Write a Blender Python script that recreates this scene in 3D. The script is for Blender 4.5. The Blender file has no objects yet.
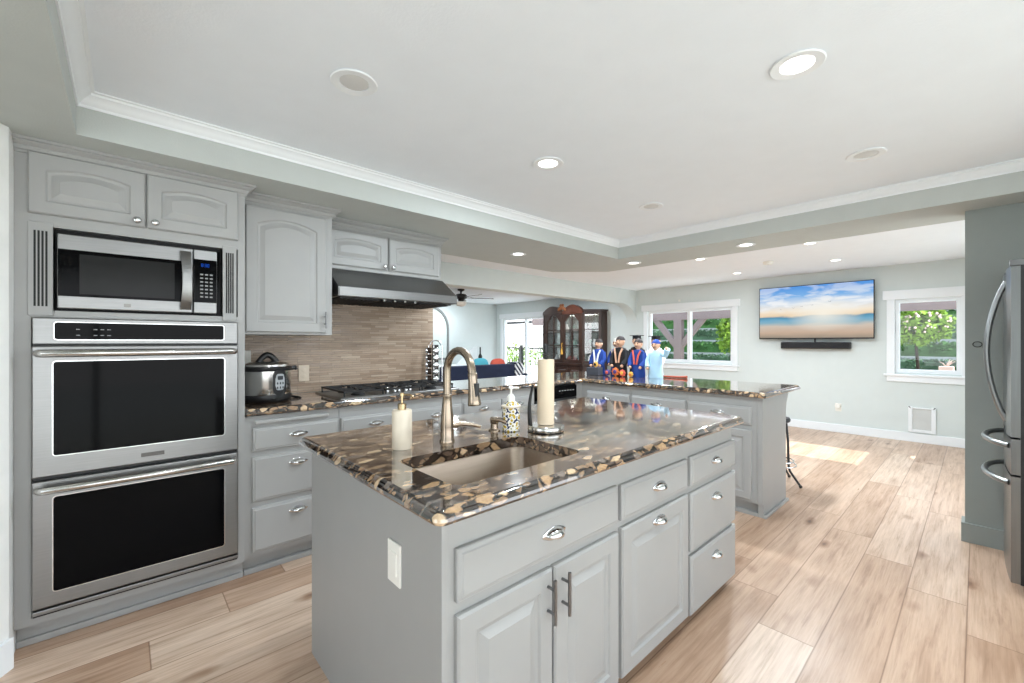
import bpy, bmesh, math, random
from mathutils import Vector, Matrix
random.seed(7)
PI = math.pi
SC = bpy.context.scene
COL = SC.collection

# ------------------------------------------------------------------ camera, world, sun, exposure
cam_d = bpy.data.cameras.new('camera'); cam = bpy.data.objects.new('camera', cam_d); COL.objects.link(cam)
cam_d.sensor_fit = 'HORIZONTAL'; cam_d.sensor_width = 36.0; cam_d.lens = 425 / 1024 * 36
cam_d.shift_y = 0.0005; cam_d.clip_start = 0.05; cam_d.clip_end = 200
cam.location = (0, 0, 1.30)
cam.rotation_euler = (PI / 2, 0, math.radians(47.6 - 90))
SC.camera = cam
SC.view_settings.view_transform = 'Standard'; SC.view_settings.look = 'None'
SC.view_settings.gamma = 1.0; SC.view_settings.use_curve_mapping = False
SC.view_settings.exposure = 0.0
SC.cycles.max_bounces = 12; SC.cycles.diffuse_bounces = 6; SC.cycles.glossy_bounces = 5
SC.cycles.transparent_max_bounces = 12; SC.cycles.sample_clamp_indirect = 6.0

W = bpy.data.worlds.new('sky'); SC.world = W; W.use_nodes = True
wn = W.node_tree; wn.nodes.clear()
wo = wn.nodes.new('ShaderNodeOutputWorld'); wb = wn.nodes.new('ShaderNodeBackground')
wt = wn.nodes.new('ShaderNodeTexCoord'); ws = wn.nodes.new('ShaderNodeSeparateXYZ'); wr = wn.nodes.new('ShaderNodeValToRGB')
wr.color_ramp.elements[0].position = 0.0; wr.color_ramp.elements[0].color = (0.95, 0.975, 1.0, 1)
wr.color_ramp.elements[1].position = 0.55; wr.color_ramp.elements[1].color = (0.66, 0.80, 1.0, 1)
wn.links.new(wt.outputs['Generated'], ws.inputs[0]); wn.links.new(ws.outputs['Z'], wr.inputs[0])
wn.links.new(wr.outputs[0], wb.inputs['Color']); wb.inputs['Strength'].default_value = 4.0
wn.links.new(wb.outputs[0], wo.inputs['Surface'])

sd = bpy.data.lights.new('sun', 'SUN'); sd.energy = 10.0; sd.angle = math.radians(0.6); sd.color = (1.0, 0.95, 0.88)
sun = bpy.data.objects.new('sun', sd); COL.objects.link(sun)
sun.rotation_euler = Vector((0.0, 1.0, -0.84)).to_track_quat('-Z', 'Y').to_euler()
LAMP_W = 26.0       # power of one lit ceiling lamp

# ------------------------------------------------------------------ materials
def lin(c):
    return tuple(((v / 255) / 12.92 if v / 255 <= 0.04045 else ((v / 255 + 0.055) / 1.055) ** 2.4) for v in c) + (1,)

class NT:
    def __init__(s, name):
        s.m = bpy.data.materials.new(name); s.m.use_nodes = True; s.t = s.m.node_tree
        s.t.nodes.clear(); s.out = s.n('OutputMaterial')
    def n(s, kind, **kw):
        nd = s.t.nodes.new('ShaderNode' + kind)
        for k, v in kw.items(): setattr(nd, k, v)
        return nd
    def l(s, a, b): s.t.links.new(a, b)
    def ramp(s, stops, interp='LINEAR'):
        r = s.n('ValToRGB'); cr = r.color_ramp; cr.interpolation = interp
        while len(cr.elements) < len(stops): cr.elements.new(0.5)
        for e, (p, c) in zip(cr.elements, stops):
            e.position = p; e.color = c if len(c) == 4 else tuple(c) + (1,)
        return r
    def mix(s, a, b, fac, mode='MIX'):
        m = s.n('Mix', data_type='RGBA', blend_type=mode)
        for sock, v in ((m.inputs[6], a), (m.inputs[7], b), (m.inputs[0], fac)):
            if hasattr(v, 'node'): s.l(v, sock)
            else: sock.default_value = v
        return m.outputs[2]
    def math(s, op, a, b=None):
        m = s.n('Math', operation=op)
        for sock, v in zip(m.inputs, (a, b)):
            if v is None: continue
            if hasattr(v, 'node'): s.l(v, sock)
            else: sock.default_value = v
        return m.outputs[0]

def mat(name, rgb, rough=0.5, metal=0.0, var=0.04, scale=8.0, bump=0.0, bscale=200.0, coat=0.0, stretch=None, alpha=None, spec=0.5):
    k = NT(name); b = k.n('BsdfPrincipled'); k.l(b.outputs[0], k.out.inputs[0])
    tc = k.n('TexCoord'); src = tc.outputs['Object']
    if stretch:
        mp = k.n('Mapping'); mp.inputs['Scale'].default_value = stretch; k.l(src, mp.inputs[0]); src = mp.outputs[0]
    nz = k.n('TexNoise'); nz.inputs['Scale'].default_value = scale; nz.inputs['Detail'].default_value = 4; k.l(src, nz.inputs[0])
    c = lin(rgb); lo = tuple(v * (1 - var) for v in c[:3]) + (1,); hi = tuple(min(1, v * (1 + var)) for v in c[:3]) + (1,)
    r = k.ramp([(0.3, lo), (0.7, hi)]); k.l(nz.outputs[0], r.inputs[0]); k.l(r.outputs[0], b.inputs['Base Color'])
    b.inputs['Roughness'].default_value = rough; b.inputs['Metallic'].default_value = metal
    b.inputs['Coat Weight'].default_value = coat; b.inputs['Specular IOR Level'].default_value = spec
    if bump:
        n2 = k.n('TexNoise'); n2.inputs['Scale'].default_value = bscale; n2.inputs['Detail'].default_value = 3; k.l(src, n2.inputs[0])
        bp = k.n('Bump'); bp.inputs['Strength'].default_value = bump; bp.inputs['Distance'].default_value = 0.002
        k.l(n2.outputs[0], bp.inputs['Height']); k.l(bp.outputs[0], b.inputs['Normal'])
    return k.m

def emit_mat(name, rgb, strength):
    k = NT(name); e = k.n('Emission'); e.inputs[0].default_value = lin(rgb); e.inputs[1].default_value = strength
    k.l(e.outputs[0], k.out.inputs[0]); return k.m

def glass_mat(name, fac=0.06, tint=(1, 1, 1, 1), rough=0.02):
    k = NT(name); t = k.n('BsdfTransparent'); t.inputs[0].default_value = tint
    g = k.n('BsdfGlossy'); g.inputs['Roughness'].default_value = rough
    m = k.n('MixShader'); m.inputs[0].default_value = fac
    k.l(t.outputs[0], m.inputs[1]); k.l(g.outputs[0], m.inputs[2]); k.l(m.outputs[0], k.out.inputs[0]); return k.m

M = {}
M['cab'] = mat('grey_paint', (160, 160, 158), 0.42, var=0.015, bump=0.05, bscale=90)
M['wall'] = mat('wall_paint', (213, 220, 218), 0.85, var=0.012, bump=0.25, bscale=160)
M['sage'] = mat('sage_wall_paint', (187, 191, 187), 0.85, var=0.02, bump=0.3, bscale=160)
M['sage_shaded'] = mat('sage_paint_shaded', (148, 154, 150), 0.85, var=0.02, bump=0.3, bscale=160)  # sage paint darkened: the stub wall's shade is put into the colour
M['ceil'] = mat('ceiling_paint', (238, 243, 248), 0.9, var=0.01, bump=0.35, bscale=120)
M['white'] = mat('white_trim_paint', (238, 241, 243), 0.45, var=0.008)
M['steel'] = mat('brushed_steel', (140, 140, 139), 0.35, 1.0, var=0.05, scale=6, stretch=(1, 30, 30), bump=0.04, bscale=60)
M['bright_steel'] = mat('polished_steel', (196, 194, 190), 0.2, 1.0, var=0.04)
M['hood_steel'] = mat('hood_steel', (132, 132, 132), 0.30, 1.0, var=0.05, scale=6, stretch=(1, 30, 30))
M['sink'] = mat('sink_steel', (166, 150, 136), 0.32, 1.0, var=0.05, scale=5, stretch=(1, 20, 20))
M['nickel'] = mat('brushed_nickel', (160, 145, 128), 0.26, 1.0, var=0.04)
M['chrome'] = mat('polished_chrome', (215, 216, 216), 0.12, 1.0, var=0.02)
M['blackglass'] = mat('black_glass', (7, 7, 8), 0.06, 0.0, var=0.05, spec=0.07)
M['black'] = mat('black_plastic', (18, 18, 19), 0.4, var=0.1)
M['iron'] = mat('cast_iron', (20, 20, 21), 0.55, var=0.15, bump=0.2)
M['darkgap'] = mat('shadow_gap_dark', (30, 30, 30), 0.8)
M['fridge'] = mat('fridge_steel', (128, 130, 130), 0.28, 1.0, var=0.05, scale=5, stretch=(20, 20, 1))
M['fridge_side'] = mat('fridge_side_grey', (104, 106, 106), 0.45, 0.3, var=0.03)
M['handle'] = mat('grey_handle_metal', (150, 152, 152), 0.32, 1.0, var=0.03)
M['marble'] = mat('cream_marble', (222, 210, 190), 0.35, var=0.06, scale=12)
M['paper'] = mat('paper_towel', (222, 204, 178), 0.9, var=0.02, bump=0.3, bscale=180)
M['outlet'] = mat('outlet_plastic', (238, 236, 228), 0.4, var=0.01)
M['almond'] = mat('almond_plastic', (214, 199, 178), 0.4, var=0.01)
M['wood_dark'] = mat('dark_cherry_wood', (58, 38, 30), 0.35, var=0.35, scale=5, stretch=(1, 1, 0.2))
M['wood_gold'] = mat('carved_walnut', (134, 82, 48), 0.4, var=0.3, scale=20)
M['navy'] = mat('navy_fabric', (26, 36, 62), 0.9, var=0.12, bump=0.2)
M['teal'] = mat('teal_fabric', (88, 182, 200), 0.9, var=0.06)
M['coral'] = mat('coral_fabric', (214, 96, 76), 0.9, var=0.06)
M['pergola'] = mat('mauve_stained_wood', (122, 106, 102), 0.75, var=0.08, scale=4)
M['soil'] = mat('terrace_ground', (150, 145, 120), 0.95, var=0.2, scale=3)
M['terrace'] = mat('terrace_block', (150, 154, 152), 0.9, var=0.1)
M['concrete'] = mat('pale_concrete', (206, 208, 200), 0.9, var=0.06)
M['leaf1'] = mat('hedge_leaf', (54, 88, 46), 0.6, var=0.5, scale=3, spec=0.08)
M['leaf2'] = mat('bright_leaf', (112, 142, 56), 0.6, var=0.4, scale=3, spec=0.08)
M['leaf3'] = mat('blue_green_leaf', (62, 86, 64), 0.65, var=0.4, scale=3, spec=0.08)
M['blossom'] = mat('pale_blossom', (200, 176, 168), 0.7, var=0.1, spec=0.08)
M['trunk'] = mat('trunk_bark', (44, 38, 32), 0.9, var=0.2, spec=0.1)
M['glass'] = glass_mat('window_glass', 0.02)
M['cabglass'] = glass_mat('cabinet_glass', 0.10)
M['terracotta'] = mat('pink_clay', (222, 190, 176), 0.7)
M['skin'] = mat('doll_skin', (216, 170, 140), 0.6)
M['hair'] = mat('doll_dark_hair', (40, 30, 28), 0.7)
M['greyhair'] = mat('doll_grey_hair', (178, 172, 164), 0.7)
M['blue'] = mat('royal_blue_cloth', (24, 62, 140), 0.8)
M['blackcloth'] = mat('black_cloth', (24, 23, 26), 0.8)
M['paleblue'] = mat('pale_blue_cloth', (178, 214, 236), 0.8, var=0.1)
M['gold'] = mat('gold_ribbon', (224, 172, 70), 0.5)
M['orange'] = mat('orange_ribbon', (214, 112, 50), 0.6)
M['purple'] = mat('purple_ribbon', (72, 58, 122), 0.6)
M['cord'] = mat('red_brown_wood', (158, 70, 42), 0.5)
M['lens_on'] = emit_mat('lamp_lens_lit', (255, 250, 242), 6.0)
M['lens_off'] = mat('lamp_lens_unlit', (214, 214, 212), 0.35)
M['display'] = emit_mat('blue_display', (40, 110, 255), 0.6)
M['porcelain'] = mat('white_porcelain', (228, 232, 232), 0.25)
M['frost'] = mat('frosted_glass_bowl', (236, 232, 222), 0.3)
M['greyflap'] = mat('flap_plastic', (206, 208, 206), 0.35)

def floor_mat():
    k = NT('oak_plank_floor'); b = k.n('BsdfPrincipled'); k.l(b.outputs[0], k.out.inputs[0])
    g = k.n('NewGeometry'); sp = k.n('SeparateXYZ'); k.l(g.outputs['Position'], sp.inputs[0])
    RW, PLK = 0.2175, 1.49
    yr = k.math('DIVIDE', k.math('SUBTRACT', sp.outputs['Y'], 0.033), RW); row = k.math('FLOOR', yr); fy_ = k.math('FRACT', yr)
    xs = k.math('DIVIDE', k.math('SUBTRACT', k.math('SUBTRACT', sp.outputs['X'], 3.065), k.math('MULTIPLY', row, 0.2975)), PLK)
    idx = k.math('FLOOR', xs); fx_ = k.math('FRACT', xs)
    cid = k.n('CombineXYZ'); k.l(row, cid.inputs[0]); k.l(idx, cid.inputs[1]); br = k.n('TexWhiteNoise'); br.noise_dimensions = '3D'; k.l(cid.outputs[0], br.inputs['Vector'])
    def edge(f, width):                                       # distance to the nearest long or short plank edge, in metres
        return k.math('MULTIPLY', k.math('MINIMUM', f, k.math('SUBTRACT', 1.0, f)), width)
    ed = k.math('MINIMUM', edge(fy_, RW), edge(fx_, PLK))
    # every plank shifts its own grain
    off = k.n('VectorMath', operation='MULTIPLY_ADD'); k.l(br.outputs['Color'], off.inputs[0]); off.inputs[1].default_value = (17.0, 13.0, 15.0); k.l(g.outputs['Position'], off.inputs[2])
    m2 = k.n('Mapping'); m2.inputs['Scale'].default_value = (0.8, 12.0, 1.0); k.l(off.outputs[0], m2.inputs[0])
    gr = k.n('TexNoise'); gr.inputs['Scale'].default_value = 3.0; gr.inputs['Detail'].default_value = 8; gr.inputs['Roughness'].default_value = 0.68; gr.inputs['Distortion'].default_value = 0.35
    k.l(m2.outputs[0], gr.inputs[0])
    m3 = k.n('Mapping'); m3.inputs['Scale'].default_value = (1.0, 5.5, 1.0); k.l(off.outputs[0], m3.inputs[0])
    bl = k.n('TexNoise'); bl.inputs['Scale'].default_value = 1.7; bl.inputs['Detail'].default_value = 4; k.l(m3.outputs[0], bl.inputs[0])
    mf = k.n('Mapping'); mf.inputs['Scale'].default_value = (2.0, 70.0, 1.0); k.l(off.outputs[0], mf.inputs[0])
    fi = k.n('TexNoise'); fi.inputs['Scale'].default_value = 2.0; fi.inputs['Detail'].default_value = 3; k.l(mf.outputs[0], fi.inputs[0])
    base = k.ramp([(0.0, lin((188, 157, 133))), (0.45, lin((205, 176, 153))), (1.0, lin((217, 193, 172)))]); k.l(br.outputs['Value'], base.inputs[0])
    grain = k.ramp([(0.28, (0.56, 0.48, 0.42)), (0.46, (0.90, 0.87, 0.84)), (0.58, (1, 1, 1)), (0.8, (1.06, 1.05, 1.04))]); k.l(gr.outputs[0], grain.inputs[0])
    c = k.mix(base.outputs[0], grain.outputs[0], 0.8, 'MULTIPLY')
    blr = k.ramp([(0.33, (0.76, 0.70, 0.65)), (0.52, (1, 1, 1))]); k.l(bl.outputs[0], blr.inputs[0])
    c = k.mix(c, blr.outputs[0], 0.8, 'MULTIPLY')
    fr_ = k.ramp([(0.35, (0.86, 0.83, 0.80)), (0.6, (1.02, 1.02, 1.02))]); k.l(fi.outputs[0], fr_.inputs[0])
    c = k.mix(c, fr_.outputs[0], 0.7, 'MULTIPLY')
    # knots
    m4 = k.n('Mapping'); m4.inputs['Scale'].default_value = (1.7, 4.2, 1.0); k.l(off.outputs[0], m4.inputs[0])
    dn = k.n('TexNoise'); dn.inputs['Scale'].default_value = 9; k.l(off.outputs[0], dn.inputs[0])
    m4b = k.n('VectorMath', operation='MULTIPLY_ADD'); k.l(dn.outputs['Color'], m4b.inputs[0]); m4b.inputs[1].default_value = (0.16, 0.16, 0); k.l(m4.outputs[0], m4b.inputs[2])
    vo = k.n('TexVoronoi'); vo.inputs['Scale'].default_value = 1.0; k.l(m4b.outputs[0], vo.inputs[0])
    kn = k.ramp([(0.035, (0.26, 0.18, 0.13)), (0.08, (0.58, 0.47, 0.39)), (0.17, (1, 1, 1))]); k.l(vo.outputs['Distance'], kn.inputs[0])
    c = k.mix(c, kn.outputs[0], 0.9, 'MULTIPLY')
    sm = k.ramp([(0.0012, (0.46, 0.38, 0.32)), (0.0030, (1, 1, 1))]); k.l(ed, sm.inputs[0])
    c = k.mix(c, sm.outputs[0], 1.0, 'MULTIPLY')
    k.l(c, b.inputs['Base Color'])
    rr = k.ramp([(0.3, (0.40, 0.40, 0.40)), (0.7, (0.27, 0.27, 0.27))]); k.l(gr.outputs[0], rr.inputs[0]); k.l(rr.outputs[0], b.inputs['Roughness'])
    bp = k.n('Bump'); bp.inputs['Strength'].default_value = 0.12; bp.inputs['Distance'].default_value = 0.002
    k.l(gr.outputs[0], bp.inputs['Height']); k.l(bp.outputs[0], b.inputs['Normal'])
    return k.m
M['floor'] = floor_mat()

def granite_mat():
    k = NT('pebbled_granite'); b = k.n('BsdfPrincipled'); k.l(b.outputs[0], k.out.inputs[0])
    g = k.n('NewGeometry'); mp = k.n('Mapping'); mp.inputs['Scale'].default_value = (0.62, 1.1, 1.1); mp.inputs['Rotation'].default_value = (0, 0, 0.3)
    k.l(g.outputs['Position'], mp.inputs[0])
    dn = k.n('TexNoise'); dn.inputs['Scale'].default_value = 14; dn.inputs['Detail'].default_value = 3; k.l(mp.outputs[0], dn.inputs[0])
    wv = k.n('VectorMath', operation='MULTIPLY_ADD'); k.l(dn.outputs['Color'], wv.inputs[0]); wv.inputs[1].default_value = (0.035, 0.035, 0.035); k.l(mp.outputs[0], wv.inputs[2])
    def layer(scale, stops, e0, e1):
        v = k.n('TexVoronoi'); v.inputs['Scale'].default_value = scale; k.l(wv.outputs[0], v.inputs[0])
        sp = k.n('SeparateColor'); k.l(v.outputs['Color'], sp.inputs[0])
        r = k.ramp(stops, 'CONSTANT'); k.l(sp.outputs[0], r.inputs[0])
        e = k.n('TexVoronoi', feature='DISTANCE_TO_EDGE'); e.inputs['Scale'].default_value = scale; k.l(wv.outputs[0], e.inputs[0])
        er = k.ramp([(e0, (0, 0, 0)), (e1, (1, 1, 1))]); k.l(e.outputs[0], er.inputs[0])
        return r.outputs[0], er.outputs[0], sp.outputs[1]
    blk = lin((20, 16, 14))
    small, se, _ = layer(58, [(0, blk), (0.34, lin((44, 33, 27))), (0.55, lin((84, 66, 54))), (0.74, lin((126, 102, 80))), (0.9, lin((170, 142, 112)))], 0.03, 0.14)
    c = k.mix(blk, small, se)
    big, be, sel = layer(31, [(0, lin((58, 44, 36))), (0.2, lin((100, 82, 68))), (0.4, lin((146, 120, 94))), (0.6, lin((178, 146, 110))), (0.75, lin((118, 108, 100))), (0.87, lin((206, 180, 146)))], 0.06, 0.16)
    keep = k.ramp([(0.24, (0, 0, 0)), (0.25, (1, 1, 1))]); k.l(sel, keep.inputs[0])
    f = k.math('MULTIPLY', be, keep.outputs[0])
    c = k.mix(c, big, f)
    n2 = k.n('TexNoise'); n2.inputs['Scale'].default_value = 120; n2.inputs['Detail'].default_value = 4; k.l(mp.outputs[0], n2.inputs[0])
    nr = k.ramp([(0.3, (0.7, 0.68, 0.66)), (0.65, (1.08, 1.06, 1.04))]); k.l(n2.outputs[0], nr.inputs[0])
    c = k.mix(c, nr.outputs[0], 0.8, 'MULTIPLY')
    k.l(c, b.inputs['Base Color']); b.inputs['Roughness'].default_value = 0.12; b.inputs['IOR'].default_value = 1.55
    b.inputs['Coat Weight'].default_value = 1.0; b.inputs['Coat IOR'].default_value = 1.85; b.inputs['Coat Roughness'].default_value = 0.05
    return k.m
M['granite'] = granite_mat()

def tile_mat():
    k = NT('mosaic_strip_tile'); b = k.n('BsdfPrincipled'); k.l(b.outputs[0], k.out.inputs[0])
    g = k.n('NewGeometry'); sp = k.n('SeparateXYZ'); k.l(g.outputs['Position'], sp.inputs[0])
    cb = k.n('CombineXYZ'); k.l(sp.outputs['X'], cb.inputs[0]); k.l(sp.outputs['Z'], cb.inputs[1])
    br = k.n('TexBrick'); br.offset = 0.43; br.offset_frequency = 2; br.squash = 0.7; br.squash_frequency = 3
    br.inputs['Scale'].default_value = 1.0; br.inputs['Brick Width'].default_value = 0.155; br.inputs['Row Height'].default_value = 0.0175
    br.inputs['Mortar Size'].default_value = 0.0011; br.inputs['Mortar Smooth'].default_value = 0.2
    br.inputs['Color1'].default_value = (0, 0, 0, 1); br.inputs['Color2'].default_value = (1, 1, 1, 1); br.inputs['Mortar'].default_value = (0.5, 0.5, 0.5, 1)
    k.l(cb.outputs[0], br.inputs[0])
    r = k.ramp([(0, lin((150, 129, 110))), (0.4, lin((162, 141, 121))), (0.75, lin((170, 149, 128))), (1, lin((182, 163, 142)))]); k.l(br.outputs['Color'], r.inputs[0])
    c = k.mix(r.outputs[0], lin((116, 98, 84)), br.outputs['Fac']); k.l(c, b.inputs['Base Color'])
    rr = k.ramp([(0, (0.16, 0.16, 0.16)), (1, (0.5, 0.5, 0.5))]); k.l(br.outputs['Color'], rr.inputs[0]); k.l(rr.outputs[0], b.inputs['Roughness'])
    inv = k.math('SUBTRACT', 1.0, br.outputs['Fac'])
    bp = k.n('Bump'); bp.inputs['Strength'].default_value = 0.6; bp.inputs['Distance'].default_value = 0.002
    k.l(inv, bp.inputs['Height']); k.l(bp.outputs[0], b.inputs['Normal'])
    return k.m
M['tile'] = tile_mat()

def screen_mat(y0, y1, z0, z1):
    k = NT('beach_picture_on_screen'); e = k.n('Emission'); k.l(e.outputs[0], k.out.inputs[0])
    g = k.n('NewGeometry'); sp = k.n('SeparateXYZ'); k.l(g.outputs['Position'], sp.inputs[0])
    mu = k.n('MapRange'); mu.inputs[1].default_value = y1; mu.inputs[2].default_value = y0; k.l(sp.outputs['Y'], mu.inputs[0])
    mv = k.n('MapRange'); mv.inputs[1].default_value = z0; mv.inputs[2].default_value = z1; k.l(sp.outputs['Z'], mv.inputs[0])
    u, v = mu.outputs[0], mv.outputs[0]
    cb = k.n('CombineXYZ'); k.l(k.math('MULTIPLY', u, 3.0), cb.inputs[0]); k.l(k.math('MULTIPLY', v, 6.0), cb.inputs[1])
    nz = k.n('TexNoise'); nz.inputs['Scale'].default_value = 1.4; nz.inputs['Detail'].default_value = 6; nz.inputs['Distortion'].default_value = 0.4; k.l(cb.outputs[0], nz.inputs[0])
    wob = k.math('ADD', v, k.math('MULTIPLY', k.math('SUBTRACT', nz.outputs[0], 0.5), 0.09))
    r = k.ramp([(0.0, lin((150, 142, 128))), (0.12, lin((206, 180, 158))), (0.24, lin((214, 200, 186))), (0.30, lin((150, 186, 200))),
                (0.36, lin((120, 176, 206))), (0.41, lin((90, 150, 180))), (0.435, lin((240, 214, 180))), (0.52, lin((250, 236, 214))), (0.66, lin((220, 232, 244))), (0.8, lin((130, 184, 238))), (1.0, lin((80, 148, 228)))])
    k.l(wob, r.inputs[0])
    cm = k.ramp([(0.45, (0, 0, 0)), (0.58, (1, 1, 1))]); k.l(nz.outputs[0], cm.inputs[0])
    up = k.ramp([(0.5, (0, 0, 0)), (0.62, (1, 1, 1)), (0.95, (0.4, 0.4, 0.4))]); k.l(v, up.inputs[0])
    c = k.mix(r.outputs[0], lin((248, 250, 252)), k.math('MULTIPLY', cm.outputs[0], up.outputs[0]))
    # sun glow of the picture
    du = k.math('SUBTRACT', u, 0.60); dv = k.math('SUBTRACT', v, 0.46)
    d = k.math('SQRT', k.math('ADD', k.math('MULTIPLY', du, du), k.math('MULTIPLY', dv, dv)))
    gr = k.ramp([(0.0, (1, 1, 1)), (0.12, (0.7, 0.7, 0.7)), (0.34, (0, 0, 0))]); k.l(d, gr.inputs[0])
    c = k.mix(c, lin((255, 250, 236)), k.math('MULTIPLY', gr.outputs[0], 0.9)); k.l(c, e.inputs[0]); e.inputs[1].default_value = 0.95
    return k.m

def ceramic_mat():
    k = NT('painted_talavera'); b = k.n('BsdfPrincipled'); k.l(b.outputs[0], k.out.inputs[0]); b.inputs['Roughness'].default_value = 0.2
    tc = k.n('TexCoord'); v = k.n('TexVoronoi'); v.inputs['Scale'].default_value = 62; k.l(tc.outputs['Object'], v.inputs[0])
    r = k.ramp([(0, lin((206, 170, 40))), (0.26, lin((206, 170, 40))), (0.30, lin((120, 120, 40))), (0.38, lin((236, 232, 220))), (0.60, lin((236, 232, 220))), (0.66, lin((36, 48, 84))), (0.8, lin((36, 48, 84)))]); k.l(v.outputs['Distance'], r.inputs[0])
    r.color_ramp.interpolation = 'CONSTANT'
    k.l(r.outputs[0], b.inputs['Base Color']); return k.m
M['ceramic'] = ceramic_mat()

def stripe_mat():
    k = NT('navy_white_stripe'); b = k.n('BsdfPrincipled'); k.l(b.outputs[0], k.out.inputs[0]); b.inputs['Roughness'].default_value = 0.9
    tc = k.n('TexCoord'); mp = k.n('Mapping'); mp.inputs['Rotation'].default_value = (0, 0.7, 0); k.l(tc.outputs['Object'], mp.inputs[0])
    w = k.n('TexWave'); w.inputs['Scale'].default_value = 4.0; k.l(mp.outputs[0], w.inputs[0])
    r = k.ramp([(0, lin((28, 38, 66))), (0.5, lin((232, 234, 236)))], 'CONSTANT'); k.l(w.outputs[0], r.inputs[0]); k.l(r.outputs[0], b.inputs['Base Color']); return k.m
M['stripe'] = stripe_mat()

# ------------------------------------------------------------------ mesh helpers
ORG = {}
class MB:
    def __init__(s, T=None): s.bm = bmesh.new(); s.T = T or (lambda a, b, c: Vector((a, b, c))); s.mi = 0
    def v(s, p): return s.bm.verts.new(s.T(*p))
    def f(s, vs):
        try: fc = s.bm.faces.new(vs)
        except ValueError: return None
        fc.material_index = s.mi; return fc
    def box(s, x0, x1, y0, y1, z0, z1, bev=0.0):
        c = [(x0, y0, z0), (x1, y0, z0), (x1, y1, z0), (x0, y1, z0), (x0, y0, z1), (x1, y0, z1), (x1, y1, z1), (x0, y1, z1)]
        vs = [s.v(p) for p in c]; fs = []
        for q in ((0, 1, 2, 3), (4, 5, 6, 7), (0, 1, 5, 4), (1, 2, 6, 5), (2, 3, 7, 6), (3, 0, 4, 7)): fs.append(s.f([vs[i] for i in q]))
        if bev:
            es = list({e for f in fs for e in f.edges})
            r = bmesh.ops.bevel(s.bm, geom=es, offset=bev, segments=2, profile=0.5, affect='EDGES')
            for f in r['faces']: f.material_index = s.mi
        return s
    def rings(s, rs, cap0=True, cap1=True, closed=False):
        R = [[s.v(p) for p in r] for r in rs]; n = len(R[0])
        seq = list(zip(R, R[1:])) + ([(R[-1], R[0])] if closed else [])
        for a, b in seq:
            for i in range(n): s.f([a[i], a[(i + 1) % n], b[(i + 1) % n], b[i]])
        if not closed:
            if cap0: s.f(R[0])
            if cap1: s.f(R[-1])
        return s
    def cyl(s, p0, p1, r0, r1=None, seg=16):
        return s.tube([p0, p1], [r0, r0 if r1 is None else r1], seg)
    def tube(s, path, r, seg=10, closed=False):
        P = [Vector(p) for p in path]; n = len(P)
        if not isinstance(r, (list, tuple)): r = [r] * n
        rs = []; prev = None
        for i in range(n):
            if closed: t = P[(i + 1) % n] - P[i - 1]
            else: t = P[min(i + 1, n - 1)] - P[max(i - 1, 0)]
            t.normalize()
            if prev is None:
                a = Vector((0, 0, 1)) if abs(t.z) < 0.9 else Vector((1, 0, 0)); u = t.cross(a).normalized()
            else: u = (prev - t * prev.dot(t)).normalized()
            prev = u; w = t.cross(u)
            rs.append([tuple(P[i] + (u * math.cos(2 * PI * k / seg) + w * math.sin(2 * PI * k / seg)) * r[i]) for k in range(seg)])
        return s.rings(rs, closed=closed)
    def lathe(s, c, prof, seg=24, axis='z', sx=1.0, sy=1.0, caps=True):
        rs = []
        for r, h in prof:
            ring = []
            for k in range(seg):
                a = 2 * PI * k / seg; x, y = r * math.cos(a) * sx, r * math.sin(a) * sy
                if axis == 'z': p = (c[0] + x, c[1] + y, c[2] + h)
                elif axis == 'y': p = (c[0] + x, c[1] + h, c[2] + y)
                else: p = (c[0] + h, c[1] + x, c[2] + y)
                ring.append(p)
            rs.append(ring)
        return s.rings(rs, cap0=caps, cap1=caps)
    def ball(s, c, r, seg=16, n=9):
        if not isinstance(r, (tuple, list)): r = (r, r, r)
        rs = []
        for i in range(n + 1):
            t = -PI / 2 + PI * (0.02 + 0.96 * i / n)
            rs.append([(c[0] + r[0] * math.cos(t) * math.cos(2 * PI * k / seg), c[1] + r[1] * math.cos(t) * math.sin(2 * PI * k / seg), c[2] + r[2] * math.sin(t)) for k in range(seg)])
        return s.rings(rs)
    def prism(s, poly, plane, lo, hi):
        def P(a, b, c): return {'xy': (a, b, c), 'xz': (a, c, b), 'yz': (c, a, b)}[plane]
        return s.rings([[P(a, b, lo) for a, b in poly], [P(a, b, hi) for a, b in poly]])
    def build(s, name, m, parent=None, smooth=False, at=None, angle=35, flat=False):
        bmesh.ops.recalc_face_normals(s.bm, faces=s.bm.faces[:])
        o0 = Vector((0, 0, 0))
        if parent is not None: o0 = ORG[parent.name]
        elif at is not None: o0 = Vector(at)
        if o0.length: bmesh.ops.translate(s.bm, verts=s.bm.verts[:], vec=-o0)
        me = bpy.data.meshes.new(name); s.bm.to_mesh(me); s.bm.free()
        for mm in (m if isinstance(m, (list, tuple)) else [m]): me.materials.append(mm)
        if smooth:
            me.polygons.foreach_set('use_smooth', [True] * len(me.polygons)); me.set_sharp_from_angle(angle=math.radians(angle))
        if flat:
            for p in me.polygons:
                if abs(p.normal.z) > 0.999: p.use_smooth = False
        o = bpy.data.objects.new(name, me); COL.objects.link(o); ORG[o.name] = o0
        if parent is not None: o.parent = parent
        else: o.location = o0
        return o

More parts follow.
